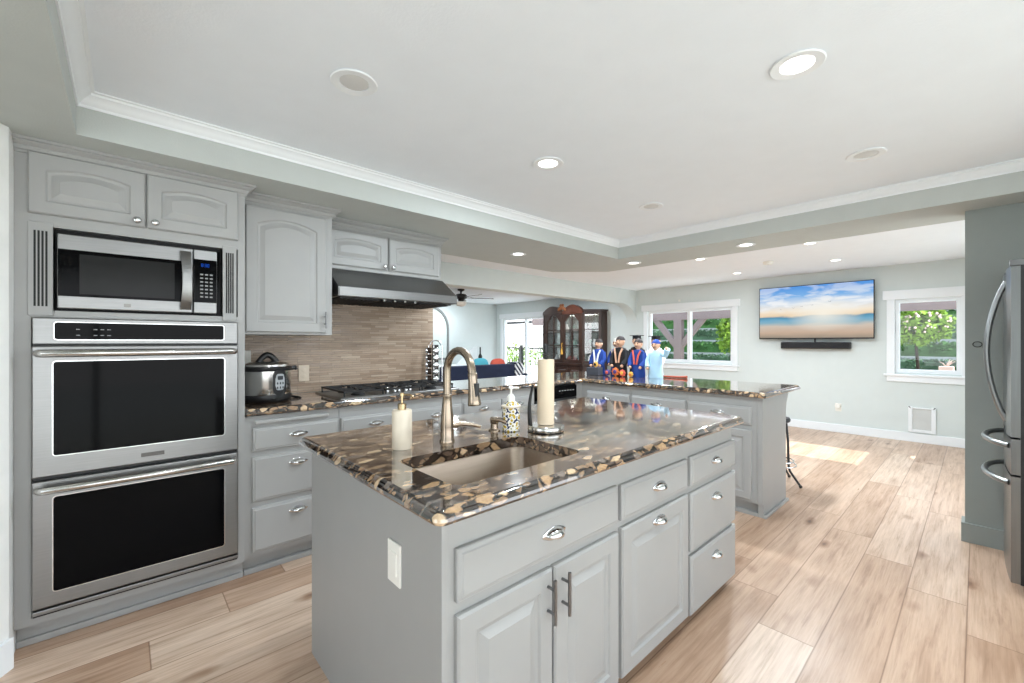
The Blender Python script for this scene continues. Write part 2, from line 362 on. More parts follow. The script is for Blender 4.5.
def tag(o, label, cat, group=None, kind=None):
    o['label'] = label; o['category'] = cat
    if group: o['group'] = group
    if kind: o['kind'] = kind
    return o
def thing(name, loc, label, cat, group=None):
    o = bpy.data.objects.new(name, None); o.empty_display_size = 0.05; COL.objects.link(o); o.location = loc; ORG[o.name] = Vector(loc)
    return tag(o, label, cat, group)
def struct(o): o['kind'] = 'structure'; return o
def dup(root, loc, label=None, rotz=None):
    r = root.copy(); COL.objects.link(r); r.location = loc; ORG[r.name] = Vector(loc)
    if rotz is not None: r.rotation_euler = (0, 0, rotz)
    if label: r['label'] = label
    for ch in list(root.children):
        c = ch.copy(); COL.objects.link(c); c.parent = r
        for g in list(ch.children):
            d = g.copy(); COL.objects.link(d); d.parent = c
    return r

# ------------------------------------------------------------------ key dimensions
ZC, ZS = 2.33, 2.155            # ceilings: upper and dropped
XW = 7.6                        # wall with the television
YB = 3.34                       # kitchen back wall

# ------------------------------------------------------------------ room shell
b = MB(); b.box(-2.2, 4.18, -1.25, 9.1, -0.12, 0.0); b.box(4.18, 7.75, -0.56, 9.1, -0.12, 0.0); struct(b.build('floor', M['floor']))
b = MB(); b.box(-2.2, 4.18, -1.25, 9.1, ZC, ZC + 0.15); b.box(4.18, 7.75, -0.56, 9.1, ZC, ZC + 0.15); struct(b.build('ceiling', M['ceil']))
# dropped ceiling ring round the raised tray
def fill_ring(b, outer, inner, z):
    vo = [b.v((x, y, z)) for x, y in outer]; vi = [b.v((x, y, z)) for x, y in inner]; es = []
    for L in (vo, vi):
        for i in range(len(L)): es.append(b.bm.edges.new((L[i], L[(i + 1) % len(L)])))
    bmesh.ops.triangle_fill(b.bm, use_beauty=True, use_dissolve=False, edges=es)
    return vo, vi
TX0, TX1, TY0, TY1 = -0.145, 3.77, -0.62, 2.50
outer = [(-2.2, -1.1), (4.35, -1.1), (4.35, 3.03), (3.86, 3.5), (-2.2, 3.5)]
inner = [(TX0, TY0), (TX1, TY0), (TX1, TY1), (TX0, TY1)]
b = MB(); lo = fill_ring(b, outer, inner, ZS); hi = fill_ring(b, outer, inner, ZC)
for A, B in zip(lo, hi):
    for i in range(len(A)): b.f([A[i], A[(i + 1) % len(A)], B[(i + 1) % len(A)], B[i]])
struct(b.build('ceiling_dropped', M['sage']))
# crown moulding in the tray
def rect_sweep(b, x0, x1, y0, y1, prof):
    b.rings([[(x0 + d, y0 + d, z), (x1 - d, y0 + d, z), (x1 - d, y1 - d, z), (x0 + d, y1 - d, z)] for d, z in prof], closed=True)
b = MB(); rect_sweep(b, TX0, TX1, TY0, TY1, [(0, ZC), (0, 2.272), (0.006, 2.272), (0.008, 2.282), (0.015, 2.287), (0.022, 2.298), (0.036, 2.311), (0.044, 2.314), (0.046, 2.323), (0.056, 2.325), (0.056, ZC)])
struct(b.build('trim_1', M['white'], smooth=True, angle=25))

def wall_with_holes(b, plane, lo, hi, a0, a1, z0, z1, holes):
    # holes: (a0,a1,z0,z1); plane 'x': wall normal to x
    def bx(p, q, r, s_):
        if q - p < 1e-4 or s_ - r < 1e-4: return
        if plane == 'x': b.box(lo, hi, p, q, r, s_)
        else: b.box(p, q, lo, hi, r, s_)
    cur = a0
    for h in sorted(holes):
        bx(cur, h[0], z0, z1); bx(h[0], h[1], z0, h[2]); bx(h[0], h[1], h[3], z1); cur = h[1]
    bx(cur, a1, z0, z1)
WL = (2.79, 4.37, 0.93, 1.90)      # window beside the peninsula
WR = (0.13, 0.745, 0.895, 1.865)   # window beside the television
SD = (6.95, 8.69, 0.02, 1.93)      # sliding door of the family room
b = MB(); wall_with_holes(b, 'x', XW, XW + 0.15, -0.56, 9.1, 0, ZC, [WR, WL, SD]); struct(b.build('wall_television', M['wall']))
b = MB(); wall_with_holes(b, 'y', -0.56, -0.41, 4.18, XW, 0, ZC, [(4.25, 5.62, 0.05, 1.78), (5.74, 6.46, 1.06, 2.22), (6.50, 6.64, 0.74, 0.90)])  # unseen openings; the wide low one is added to light the peninsula end
struct(b.build('wall_patio', M['wall']))
b = MB(); b.box(-2.2, XW, 8.95, 9.1, 0, ZC); struct(b.build('wall_family', M['wall']))
b = MB(); b.box(-2.2, 2.07, YB, 3.5, 0, ZS); struct(b.build('wall_kitchen', M['wall']))
b = MB(); wall_with_holes(b, 'x', -2.2, -2.05, -1.1, 9.1, 0, ZC, [(0.3, 1.7, 0.6, 2.1)]); struct(b.build('wall_hall', M['wall']))  # unseen opening added to light the island end and tall cabinet
b = MB(); b.prism([(-0.3385, 2.66), (-0.3385, 2.60), (-0.46, 2.42), (-0.62, 2.42), (-0.62, YB), (-0.3385, YB)], 'xy', 0, ZS); struct(b.build('wall_left', mat('wall_paint_lit', (236, 236, 233), 0.8)))  # wall paint lightened here, standing in for light on this face
b = MB(); wall_with_holes(b, 'y', -1.25, -1.1, -2.2, 4.06, 0, ZS, [(-1.9, 3.1, 0.06, 2.12)]); struct(b.build('wall_behind', M['wall']))  # opening made up and enlarged to bring fill light into the kitchen
b = MB(); b.box(4.06, 4.18, -1.25, 0.055, 0, ZC - 0.001); struct(b.build('wall_stub', M['sage_shaded']))
# header beam with arched bracket
poly = [(0.6, ZC), (0.6, 2.05), (7.08, 2.05)] + [(7.08 + 0.52 * math.sin(t), 1.68 + 0.37 * math.cos(t)) for t in [PI / 2 * i / 14 for i in range(1, 15)]] + [(7.6, ZC)]
b = MB(); b.prism(poly, 'xz', 4.62, 4.84); struct(b.build('trim_2', M['wall'], smooth=True, angle=20))
# baseboards
def baseboard(name, x0, x1, y0, y1, h, m):
    b = MB(); b.box(x0, x1, y0, y1, 0, h, bev=0.004); struct(b.build(name, m))
baseboard('baseboard_television', XW - 0.016, XW, -0.40, 6.93, 0.115, M['white'])
baseboard('baseboard_family', -1.9, XW - 0.02, 8.934, 8.95, 0.115, M['white'])
b = MB(); b.box(4.043, 4.06, -0.92, 0.0551, 0, 0.122); b.box(4.043, 4.197, 0.0551, 0.072, 0, 0.122); struct(b.build('baseboard_stub', M['sage_shaded']))
b = MB(); b.prism([(-0.3385, 2.60), (-0.325, 2.60), (-0.325, 2.592), (-0.446, 2.404), (-0.62, 2.404), (-0.62, 2.42), (-0.46, 2.42)], 'xy', 0, 0.12); struct(b.build('baseboard_left', M['white']))

# windows
def window(name, y0, y1, z0, z1, mull, casing=0.10, sill=True, head=0.12):
    b = MB()
    x0, x1 = XW - 0.022, XW
    b.box(x0, x1, y0 - casing + 0.02, y0, z0 - 0.02, z1 + 0.001, bev=0.003); b.box(x0, x1, y1, y1 + casing - 0.02, z0 - 0.02, z1 + 0.001, bev=0.003)
    b.box(x0 - 0.008, x1, y0 - casing - 0.02, y1 + casing + 0.02, z1, z1 + head, bev=0.004)
    if sill:
        b.box(x0 - 0.02, x1, y0 - casing - 0.01, y1 + casing + 0.01, z0 - 0.045, z0 - 0.02, bev=0.004)
        b.box(x0, x1, y0 - casing + 0.02, y1 + casing - 0.02, z0 - 0.12, z0 - 0.045, bev=0.003)
    fr = struct(b.build(name, M['white'], at=(XW, (y0 + y1) / 2, z0)))
    b = MB(); t = 0.045; xa, xb = XW + 0.03, XW + 0.11
    b.box(xa, xb, y0, y1, z0, z0 + t); b.box(xa, xb, y0, y1, z1 - t, z1); b.box(xa, xb, y0, y0 + t, z0 + t, z1 - t); b.box(xa, xb, y1 - t, y1, z0 + t, z1 - t)
    for m_ in mull: b.box(xa, xb, m_ - 0.03, m_ + 0.03, z0 + t, z1 - t)
    b.build('window_frame', M['white'], fr)
    b = MB(); b.box(XW + 0.065, XW + 0.071, y0 + t, y1 - t, z0 + t, z1 - t); b.build('window_pane', M['glass'], fr)
    return fr
window('window_1', WL[0], WL[1], WL[2], WL[3], [3.56])
window('window_2', WR[0], WR[1], WR[2], WR[3], [])
window('door_1', SD[0], SD[1], SD[2], SD[3], [7.84], sill=False)
# hidden patio-side window bars that stripe the sunlight on the floor
b = MB()
for i in range(5): b.box(5.82 + i * 0.13, 5.86 + i * 0.13, -0.50, -0.47, 1.06, 2.22)
struct(b.build('window_3', M['white']))
b = MB()
for x in (-1.9, -0.25, 1.4, 3.05): b.box(x, x + 0.05, -1.2, -1.15, 0.06, 2.12)
b.box(-1.9, 3.1, -1.2, -1.15, 0.06, 0.11); b.box(-1.9, 3.1, -1.2, -1.15, 2.07, 2.12)
struct(b.build('added_window_behind', M['white']))  # unseen frame of the added opening behind the camera
# arched window on the family room wall
def arch_poly(x0, x1, z0, zs, rz, n=16):
    cx, hw = (x0 + x1) / 2, (x1 - x0) / 2
    return [(x0, z0), (x1, z0)] + [(cx + hw * math.cos(t), zs + rz * math.sin(t)) for t in [PI * i / n for i in range(n + 1)]]
b = MB()
o_, i_ = arch_poly(5.0, 6.0, 0.86, 1.62, 0.55), arch_poly(5.05, 5.95, 0.91, 1.62, 0.50)
b.rings([[(x, 8.95, z) for x, z in o_], [(x, 8.90, z) for x, z in o_], [(x, 8.90, z) for x, z in i_], [(x, 8.95, z) for x, z in i_]], closed=True)
t = struct(b.build('window_5', mat('grey_arch_frame', (128, 130, 128), 0.5), at=(5.5, 8.93, 0.86)))
b = MB(); b.prism(i_, 'xz', 8.93, 8.945); b.build('window_pane', mat('bright_arch_pane', (214, 220, 216), 0.15), t)

# ------------------------------------------------------------------ cabinet part builders (local frame: a along, d out, z up)
def FR(o, u, n):
    o, u, n = Vector(o), Vector(u), Vector(n)
    return lambda a, d, z: o + u * a + n * d + Vector((0, 0, z))

def panel_rings(a0, a1, z0, z1, ins, d, rise, K=14):
    x0, x1, y0, y1 = a0 + ins, a1 - ins, z0 + ins, z1 - ins
    r = [(x0, d, y0), (x1, d, y0)]
    for i in range(K + 1):
        s = i / K; x = x1 + (x0 - x1) * s
        r.append((x, d, y1 - rise * (2 * s - 1) ** 2))
    return r
def door_mesh(T, a0, a1, z0, z1, style='raised', th=0.02, fr=0.058, rise=0.0):
    b = MB(T)
    if style == 'slab':
        R = [(0, 0.0, 0), (0, th - 0.008, 0), (0.003, th - 0.005, 0), (0.011, th - 0.003, 0), (0.015, th, 0)]
    else:
        R = [(0, 0.0, 0), (0, th - 0.006, 0), (0.006, th, 0), (fr - 0.006, th, rise), (fr, th - 0.007, rise), (fr + 0.010, th - 0.009, rise), (fr + 0.034, th - 0.001, rise * 0.92), (fr + 0.036, th, rise * 0.92)]
    b.rings([panel_rings(a0, a1, z0, z1, i, d, r) for i, d, r in R])
    return b
def cup_pull(T, ac, zc, d0, parent, w=0.052, h=0.021):
    b = MB(T)
    n = 18; ring = []
    b.rings([[(ac + (w + o) * math.cos(2 * PI * k / n), d, zc + (h + o) * math.sin(2 * PI * k / n) * (1 - 0.35 * abs(math.cos(2 * PI * k / n)))) for k in range(n)] for o, d in ((0, d0), (0, d0 + 0.003), (-0.003, d0 + 0.0045))])
    # hooded cup: upper half ellipsoid
    rs = []
    for i in range(9):
        th_ = PI * (0.04 + 0.92 * i / 8); a = ac - 0.038 * math.cos(th_); s_ = math.sin(th_)
        row = [(a, d0 + 0.002, zc + 0.019 * s_)]
        for j in range(7):
            ph = PI / 2 - (PI / 2 + 0.25) * j / 6
            row.append((a, d0 + 0.002 + 0.030 * s_ * math.cos(ph), zc - 0.002 + 0.021 * s_ * math.sin(ph)))
        row.append((a, d0 + 0.002, zc - 0.008 * s_))
        rs.append(row)
    b.rings(rs)
    b.lathe((ac, d0 + 0.024, zc + 0.001), [(0.005, 0), (0.006, 0.002), (0.003, 0.005)], 10, 'y')
    return b.build('cup_pull', M['chrome'], parent, smooth=True, angle=40)
def knob(T, a, z, d0, parent):
    b = MB(T); b.lathe((a, d0, z), [(0.008, 0), (0.006, 0.004), (0.006, 0.012), (0.014, 0.017), (0.016, 0.022), (0.012, 0.028), (0.004, 0.030)], 16, 'y')
    return b.build('knob', M['chrome'], parent, smooth=True, angle=60)
def bar_pull(T, a, z0, z1, d0, parent, m=None):
    b = MB(T); b.cyl((a, d0 + 0.03, z0), (a, d0 + 0.03, z1), 0.0055, seg=10)
    for z in (z0 + 0.03, z1 - 0.03): b.cyl((a, d0 - 0.001, z), (a, d0 + 0.03, z), 0.0045, seg=8)
    return b.build('bar_pull', m or M['hood_steel'], parent, smooth=True)
def crown_run(T, a0, a1, dback, prof, right=True, left=False):
    # prof: (out, z) pairs; runs along the front (d=0) and returns along the right/left end to d=-dback
    b = MB(T); rs = []
    for o, z in prof:
        r = []
        if left: r += [(a0 - o, -dback, z)]
        r += [(a0 - (o if left else 0), o, z), (a1 + (o if right else 0), o, z)]
        if right: r += [(a1 + o, -dback, z)]
        rs.append(r)
    # open strips
    R = [[b.v(p) for p in r] for r in rs]
    for A, B in zip(R, R[1:]):
        for i in range(len(A) - 1): b.f([A[i], A[i + 1], B[i + 1], B[i]])
    n = len(R[0])
    base = [(a0, 0), (a1, 0)]
    b.f([r[0] for r in R]) ; b.f([r[-1] for r in R])
    b.f(R[-1] if n > 2 else R[-1] + [])
    return b
CP = lambda z0, z1: [(0.0, z0), (0.007, z0), (0.007, z0 + 0.010), (0.013, z0 + 0.014), (0.018, z0 + 0.024), (0.018, z0 + 0.029), (0.026, z0 + 0.033), (0.036, z0 + 0.041), (0.036, z0 + 0.045), (0.046, z0 + 0.047), (0.046, z1), (0.0, z1)]

# ------------------------------------------------------------------ tall oven cabinet
TB = FR((0, 2.70, 0), (1, 0, 0), (0, -1, 0))
TX = (-0.338, 0.488)
oc = thing('oven_cabinet', (0.075, 3.0, 0), 'tall light grey cabinet surrounding the microwave and double oven at the left', 'cabinet')
b = MB(TB); dp = -0.632
b.box(TX[0], TX[0] + 0.019, dp, 0, 0.10, 2.10); b.box(TX[1] - 0.019, TX[1], dp, 0, 0.10, 2.10)
b.box(TX[0] + 0.019, TX[1] - 0.019, dp, dp + 0.012, 0.10, 2.10)
b.box(TX[0] + 0.019, TX[1] - 0.019, dp + 0.012, 0, 0.10, 0.128); b.box(TX[0] + 0.019, TX[1] - 0.019, dp + 0.012, -0.02, 1.405, 1.42)
b.box(TX[0] + 0.019, TX[1] - 0.019, dp + 0.012, 0, 1.797, 2.10)
# face frame
b.box(TX[0] + 0.019, -0.290, -0.02, 0, 0.128, 1.797); b.box(0.455, TX[1] - 0.019, -0.02, 0, 0.128, 1.797)
b.box(-0.290, 0.455, -0.02, 0.0, 1.406, 1.436)
b.build('cabinet_body', M['cab'], oc)
for a0, a1, ka in ((-0.299, 0.076, 0.046), (0.082, 0.455, 0.112)):
    d = door_mesh(TB, a0, a1, 1.847, 2.106, fr=0.058, rise=0.022).build('door', M['cab'], oc, smooth=True, angle=20)
    knob(TB, ka, 1.873, 0.02, d)
for a0, a1, n in ((-0.299, -0.226, 4), (0.386, 0.448, 4)):
    b = MB(TB); b.box(a0, a1, 0, 0.008, 1.413, 1.812, bev=0.002); v = b.build('vent_panel', M['cab'], oc)
    b = MB(TB); w = a1 - a0
    for i in range(n):
        c = a0 + w * (0.27 + 0.155 * i); b.box(c - 0.0032, c + 0.0032, 0.0075, 0.0088, 1.453, 1.775)
    b.build('vent_slots', M['darkgap'], v)
b = MB(TB); b.box(TX[0], TX[1], -0.07, -0.055, 0, 0.10); b.box(TX[0], TX[1], -0.055, -0.038, 0, 0.028, bev=0.004); b.build('toe_kick', M['cab'], oc)
crown_run(TB, TX[0], TX[1], 0.60, CP(2.095, ZS - 0.001)).build('crown_moulding', M['cab'], oc, smooth=True, angle=25)

# microwave
mw = thing('microwave', (0.075, 2.9, 1.42), 'stainless microwave with black window built in above the double oven', 'microwave')
b = MB(TB); b.box(-0.215, 0.376, -0.40, -0.012, 1.442, 1.776); b.build('microwave_body', M['blackglass'], mw)
b = MB(TB); b.box(-0.224, 0.384, -0.06, -0.03, 1.437, 1.796); b.build('niche_trim', M['darkgap'], mw)
b = MB(TB); b.box(-0.213, 0.257, -0.01, 0.022, 1.447, 1.771, bev=0.004); dr = b.build('microwave_door', M['steel'], mw)
b = MB(TB); b.box(-0.211, 0.215, 0.020, 0.0235, 1.500, 1.705); b.build('door_glass', M['blackglass'], dr)
b = MB(TB); b.box(-0.145, 0.185, 0.0232, 0.0245, 1.512, 1.688); b.build('door_window', mat('grey_mesh_window', (38, 38, 38), 0.12, var=0.05, spec=0.12), dr)
b = MB(TB); n = 12
b.rings([[(a, 0.022 + 0.045 * math.sin(PI * i / n) ** 0.6 + dd, 1.462 + (1.755 - 1.462) * i / n) for a, dd in ((0.205 + 0.008 * math.sin(PI * i / n), 0), (0.250, 0), (0.250, 0.007), (0.205 + 0.008 * math.sin(PI * i / n), 0.007))] for i in range(n + 1)])
b.build('microwave_handle', M['steel'], dr, smooth=True, angle=40)
b = MB(TB); b.box(0.0, 0.024, 0.022, 0.0235, 1.462, 1.478); b.build('badge', mat('badge_metal', (120, 118, 114), 0.3, 1.0), dr)
b = MB(TB); b.box(0.260, 0.359, -0.01, 0.022, 1.447, 1.771, bev=0.004); cp = b.build('control_panel', M['steel'], mw)
b = MB(TB); b.box(0.262, 0.357, 0.020, 0.0235, 1.502, 1.722); b.build('panel_glass', M['blackglass'], cp)
b = MB(TB)
seg7 = {'8': 'abcdefg', '3': 'abcdg', '0': 'abcdef'}
def digit(b, ch, a, z, w, h, d, t=0.0018):
    S = {'a': (0, w, h - t, h), 'g': (0, w, h / 2 - t / 2, h / 2 + t / 2), 'd': (0, w, 0, t), 'f': (0, t, h / 2, h), 'b': (w - t, w, h / 2, h), 'e': (0, t, 0, h / 2), 'c': (w - t, w, 0, h / 2)}
    for k in seg7[ch]:
        p, q, r, s_ = S[k]; b.box(a + p, a + q, d, d + 0.0006, z + r, z + s_)
for ch, a in (('8', 0.292), ('3', 0.306), ('0', 0.317)): digit(b, ch, a, 1.685, 0.008, 0.016, 0.0234)
b.box(0.3015, 0.3035, 0.0234, 0.024, 1.689, 1.691); b.box(0.3015, 0.3035, 0.0234, 0.024, 1.695, 1.697)
b.build('clock_display', M['display'], cp)
b = MB(TB)
for r in range(7):
    for c in range(3): b.box(0.288 + c * 0.020, 0.300 + c * 0.020, 0.0232, 0.0242, 1.528 + r * 0.019, 1.535 + r * 0.019)
b.build('button_grid', mat('button_print', (150, 150, 150), 0.5), cp)

# double oven
ov = thing('double_oven', (0.083, 2.9, 0.13), 'stainless double wall oven with two black glass doors and bar handles', 'oven')
b = MB(TB); b.box(-0.284, 0.449, -0.55, 0.012, 0.132, 1.402); b.build('oven_body', M['black'], ov)
b = MB(TB); b.box(-0.285, 0.450, 0.008, 0.03, 1.290, 1.404, bev=0.004); p = b.build('control_panel', M['steel'], ov)
def rrect(a0, a1, z0, z1, r, d, n=4):
    out = []
    for cx, cz, t0 in ((a1 - r, z0 + r, -PI / 2), (a1 - r, z1 - r, 0), (a0 + r, z1 - r, PI / 2), (a0 + r, z0 + r, PI)):
        for i in range(n + 1):
            t = t0 + PI / 2 * i / n; out.append((cx + r * math.cos(t), d, cz + r * math.sin(t)))
    return out
b = MB(TB); b.rings([rrect(-0.223, 0.390, 1.308, 1.388, 0.012, 0.0295), rrect(-0.223, 0.390, 1.308, 1.388, 0.012, 0.033)]); b.build('panel_bezel', M['chrome'], p)
b = MB(TB); b.rings([rrect(-0.220, 0.387, 1.311, 1.385, 0.010, 0.032), rrect(-0.220, 0.387, 1.311, 1.385, 0.010, 0.0345)]); b.build('panel_glass', M['blackglass'], p)
tm = mat('touch_mark', (150, 150, 150), 0.5)
for a in (-0.155, -0.10, -0.078, -0.056):
    for j in range(2): b = MB(TB); b.box(a, a + 0.012, 0.0342, 0.0350, 1.328 + j * 0.026, 1.331 + j * 0.026); b.build('touch_mark', tm, p)
for z0, z1, w0, w1, hz, badge in ((0.728, 1.283, 0.816, 1.216, 1.252, True), (0.176, 0.712, 0.238, 0.640, 0.680, False)):
    b = MB(TB); b.box(-0.285, 0.450, 0.013, 0.045, z0, z1, bev=0.005); d = b.build('oven_door', M['steel'], ov)
    b = MB(TB); b.rings([rrect(-0.226, 0.391, w0 - 0.004, w1 + 0.004, 0.014, 0.0445), rrect(-0.226, 0.391, w0 - 0.004, w1 + 0.004, 0.014, 0.0470)]); b.build('window_bezel', M['chrome'], d)
    b = MB(TB); b.rings([rrect(-0.222, 0.387, w0, w1, 0.010, 0.046), rrect(-0.222, 0.387, w0, w1, 0.010, 0.0485)]); b.build('window_glass', M['blackglass'], d)
    b = MB(TB)
    b.tube([(-0.266, 0.044, hz)] + [(-0.266 + 0.02 * (1 - math.cos(t)) + 0.0, 0.044 + 0.045 * math.sin(t), hz) for t in (0.5, 1.0, 1.4)] + [(0.083, 0.094, hz)] + [(0.431 - 0.02 * (1 - math.cos(t)), 0.044 + 0.045 * math.sin(t), hz) for t in (1.4, 1.0, 0.5)] + [(0.431, 0.044, hz)], 0.0160, 12)
    b.build('oven_handle', M['bright_steel'], d, smooth=True, angle=60)
    if badge:
        b = MB(TB); b.box(0.060, 0.145, 0.0445, 0.0465, z0 + 0.030, z0 + 0.048, bev=0.002); b.build('badge', mat('badge_plate', (90, 88, 86), 0.3, 0.9), d)
b = MB(TB); b.box(-0.285, 0.450, 0.013, 0.040, 0.148, 0.166, bev=0.003); b.build('vent_trim', M['steel'], ov)

# ------------------------------------------------------------------ upper cabinets
TU = FR((0, 2.82, 0), (1, 0, 0), (0, -1, 0))
uc = thing('wall_cabinet', (0.745, 3.1, 1.345), 'grey wall cabinet with single arched door above the pressure cooker', 'cabinet')
b = MB(TU); b.box(0.492, 0.995, -0.505, 0, 1.345, 2.10); b.build('cabinet_body', M['cab'], uc)
d = door_mesh(TU, 0.510, 0.955, 1.358, 2.084, fr=0.062, rise=0.039).build('door', M['cab'], uc, smooth=True, angle=20)
bar_pull(TU, 0.942, 1.385, 1.49, 0.02, d)
crown_run(TU, 0.492, 0.995, 0.50, CP(2.095, ZS - 0.001)).build('crown_moulding', M['cab'], uc, smooth=True, angle=25)
TH = FR((0, 2.99, 0), (1, 0, 0), (0, -1, 0))
hc = thing('wall_cabinet', (1.46, 3.15, 1.80), 'short grey wall cabinet with two small arched doors over the range hood', 'cabinet')
b = MB(TH); b.box(1.0, 1.935, -0.335, 0, 1.81, 2.10); b.build('cabinet_body', M['cab'], hc)
for a0, a1, ka in ((1.015, 1.455, 1.428), (1.470, 1.905, 1.497)):
    d = door_mesh(TH, a0, a1, 1.835, 2.080, fr=0.056, rise=0.024).build('door', M['cab'], hc, smooth=True, angle=20); knob(TH, ka, 1.858, 0.02, d)
crown_run(TH, 1.0, 1.935, 0.33, CP(2.095, ZS - 0.001)).build('crown_moulding', M['cab'], hc, smooth=True, angle=25)

# range hood
rh = thing('range_hood', (1.48, 3.05, 1.6), 'stainless under-cabinet range hood with sloped front above the cooktop', 'range hood')
b = MB(); prof = [(3.322, 1.60), (2.775, 1.60), (2.775, 1.662), (2.985, 1.806), (3.322, 1.806)]
b.prism(prof, 'yz', 1.02, 1.945); b.build('hood_canopy', M['hood_steel'], rh)
b = MB(); b.box(1.024, 1.941, 2.768, 2.7765, 1.602, 1.660, bev=0.002); b.build('front_lip', M['steel'], rh)
b = MB()
for i in range(3):
    x = 1.05 + i * 0.295
    b.box(x, x + 0.285, 2.83, 3.28, 1.590, 1.602)
    for j in range(9): b.box(x + 0.012 + j * 0.03, x + 0.024 + j * 0.03, 2.84, 3.27, 1.584, 1.592)
b.build('baffle_filter', M['iron'], rh)
for i in range(4): b = MB(); b.lathe((1.35 + 0.08 * i, 2.805, 1.592), [(0.010, -0.006), (0.010, 0.01)], 10); b.build('hood_button', M['chrome'], rh, smooth=True)

# backsplash
b = MB(); b.box(0.492, 2.068, 3.326, 3.339, 0.932, 1.805); tag(b.build('backsplash', M['tile'], at=(1.28, 3.333, 0.93)), 'tan mosaic strip tile backsplash behind the cooktop', 'backsplash')

# ------------------------------------------------------------------ base cabinets of the back run
TL = FR((0, 2.725, 0), (1, 0, 0), (0, -1, 0))
def base_cab(a0, a1, label, drawers, doors, pull='cup', T=TL, depth=0.59, loc=None, top=0.885, toe=True, extra=None, dz=None):
    t = thing('base_cabinet', loc or T((a0 + a1) / 2, -depth / 2, 0), label, 'cabinet')
    b = MB(T); b.box(a0, a1, -depth, 0, 0.10, top); b.build('cabinet_body', M['cab'], t)
    for (p, q, r, s_) in drawers:
        d = door_mesh(T, p, q, r, s_, 'slab').build('drawer', M['cab'], t, smooth=True, angle=20); cup_pull(T, (p + q) / 2, r + (s_ - r) * (0.56 if s_ - r < 0.2 else 0.76), 0.02, d)
    for (p, q, r, s_) in doors:
        door_mesh(T, p, q, r, s_).build('door', M['cab'], t, smooth=True, angle=20)
    if toe:
        b = MB(T); b.box(a0, a1, -0.062, -0.05, 0, 0.10); b.box(a0, a1, -0.05, -0.018, 0, 0.028, bev=0.003); b.build('toe_kick', M['cab'], t)
    return t
c1 = base_cab(0.492, 1.004, 'grey three-drawer base cabinet right beside the double oven', [(0.528, 0.998, 0.690, 0.818), (0.525, 0.998, 0.410, 0.657), (0.525, 0.998, 0.128, 0.376)], [])
b = MB(TL); b.box(0.537, 0.935, 0, 0.024, 0.840, 0.862, bev=0.006); b.build('pull_out_board', M['cab'], c1)
base_cab(1.006, 1.955, 'grey base cabinet with two top drawers under the cooktop', [(1.014, 1.474, 0.690, 0.818), (1.484, 1.944, 0.690, 0.818)], [(1.014, 1.474, 0.128, 0.657), (1.484, 1.944, 0.128, 0.657)])
base_cab(1.957, 2.762, 'grey base cabinet between the cooktop cabinet and the dishwasher', [(1.970, 2.352, 0.690, 0.818), (2.364, 2.750, 0.690, 0.818)], [(1.970, 2.352, 0.128, 0.657), (2.364, 2.750, 0.128, 0.657)])
dw = thing('dishwasher', (3.06, 3.0, 0), 'black dishwasher set under the back counter near the corner', 'dishwasher')
b = MB(TL); b.box(2.766, 3.352, -0.56, 0.0, 0.10, 0.882); b.build('dishwasher_body', M['black'], dw)
b = MB(TL); b.box(2.772, 3.346, 0.0, 0.022, 0.76, 0.875, bev=0.004); p = b.build('control_strip', M['blackglass'], dw)
bm_ = mat('button_grey', (170, 170, 170), 0.5)
for i in range(6): b = MB(TL); b.box(3.08 + i * 0.04, 3.098 + i * 0.04, 0.0218, 0.0228, 0.826, 0.833); b.build('button_mark', bm_, p)
b = MB(TL); b.box(2.772, 3.346, 0.0, 0.02, 0.12, 0.755, bev=0.004); b.build('dishwasher_door', mat('dishwasher_dark', (34, 34, 36), 0.3), dw)
b = MB(TL); b.box(3.354, 3.458, -0.55, 0.0, 0.0, 0.885); tag(b.build('corner_filler', M['cab'], at=(3.40, 3.0, 0)), 'grey filler post in the corner between dishwasher and peninsula', 'cabinet filler')

# peninsula
TP = FR((3.458, 0, 0), (0, 1, 0), (-1, 0, 0))
PEN = [(1.10, 1.625, 1.133, 1.619, 'grey peninsula base cabinet at the open end beside the bar stool'), (1.627, 2.152, 1.640, 2.146, 'middle grey base cabinet of the peninsula, one drawer over one door'), (2.154, 2.724, 2.167, 2.654, 'grey peninsula base cabinet closest to the corner and dishwasher')]
for a0, a1, p, q, lb in PEN:
    base_cab(a0, a1, lb, [(p, q, 0.680, 0.812)], [(p, q, 0.124, 0.640)], T=TP, depth=0.52)
b = MB()
b.prism([(3.475, 0.002), (4.02, 0.002), (4.02, 0.74), (4.035, 0.80), (4.07, 0.85), (4.10, 0.886), (3.458, 0.886), (3.458, 0.1), (3.475, 0.1)], 'xz', 1.062, 1.098)
ep = thing('end_panel', (3.75, 1.08, 0), 'painted grey end panel with curved bracket closing the peninsula', 'panel')
b.build('panel_board', M['cab'], ep)
b = MB(); b.box(3.47, 4.03, 1.042, 1.0615, 0, 0.022, bev=0.004); b.build('shoe_moulding', M['cab'], ep)
b = MB(); b.box(3.98, 4.02, 1.10, 3.33, 0, 0.885); tag(b.build('back_panel', M['cab'], at=(4.0, 2.2, 0)), 'plain grey back panel of the peninsula behind the bar stool', 'panel')

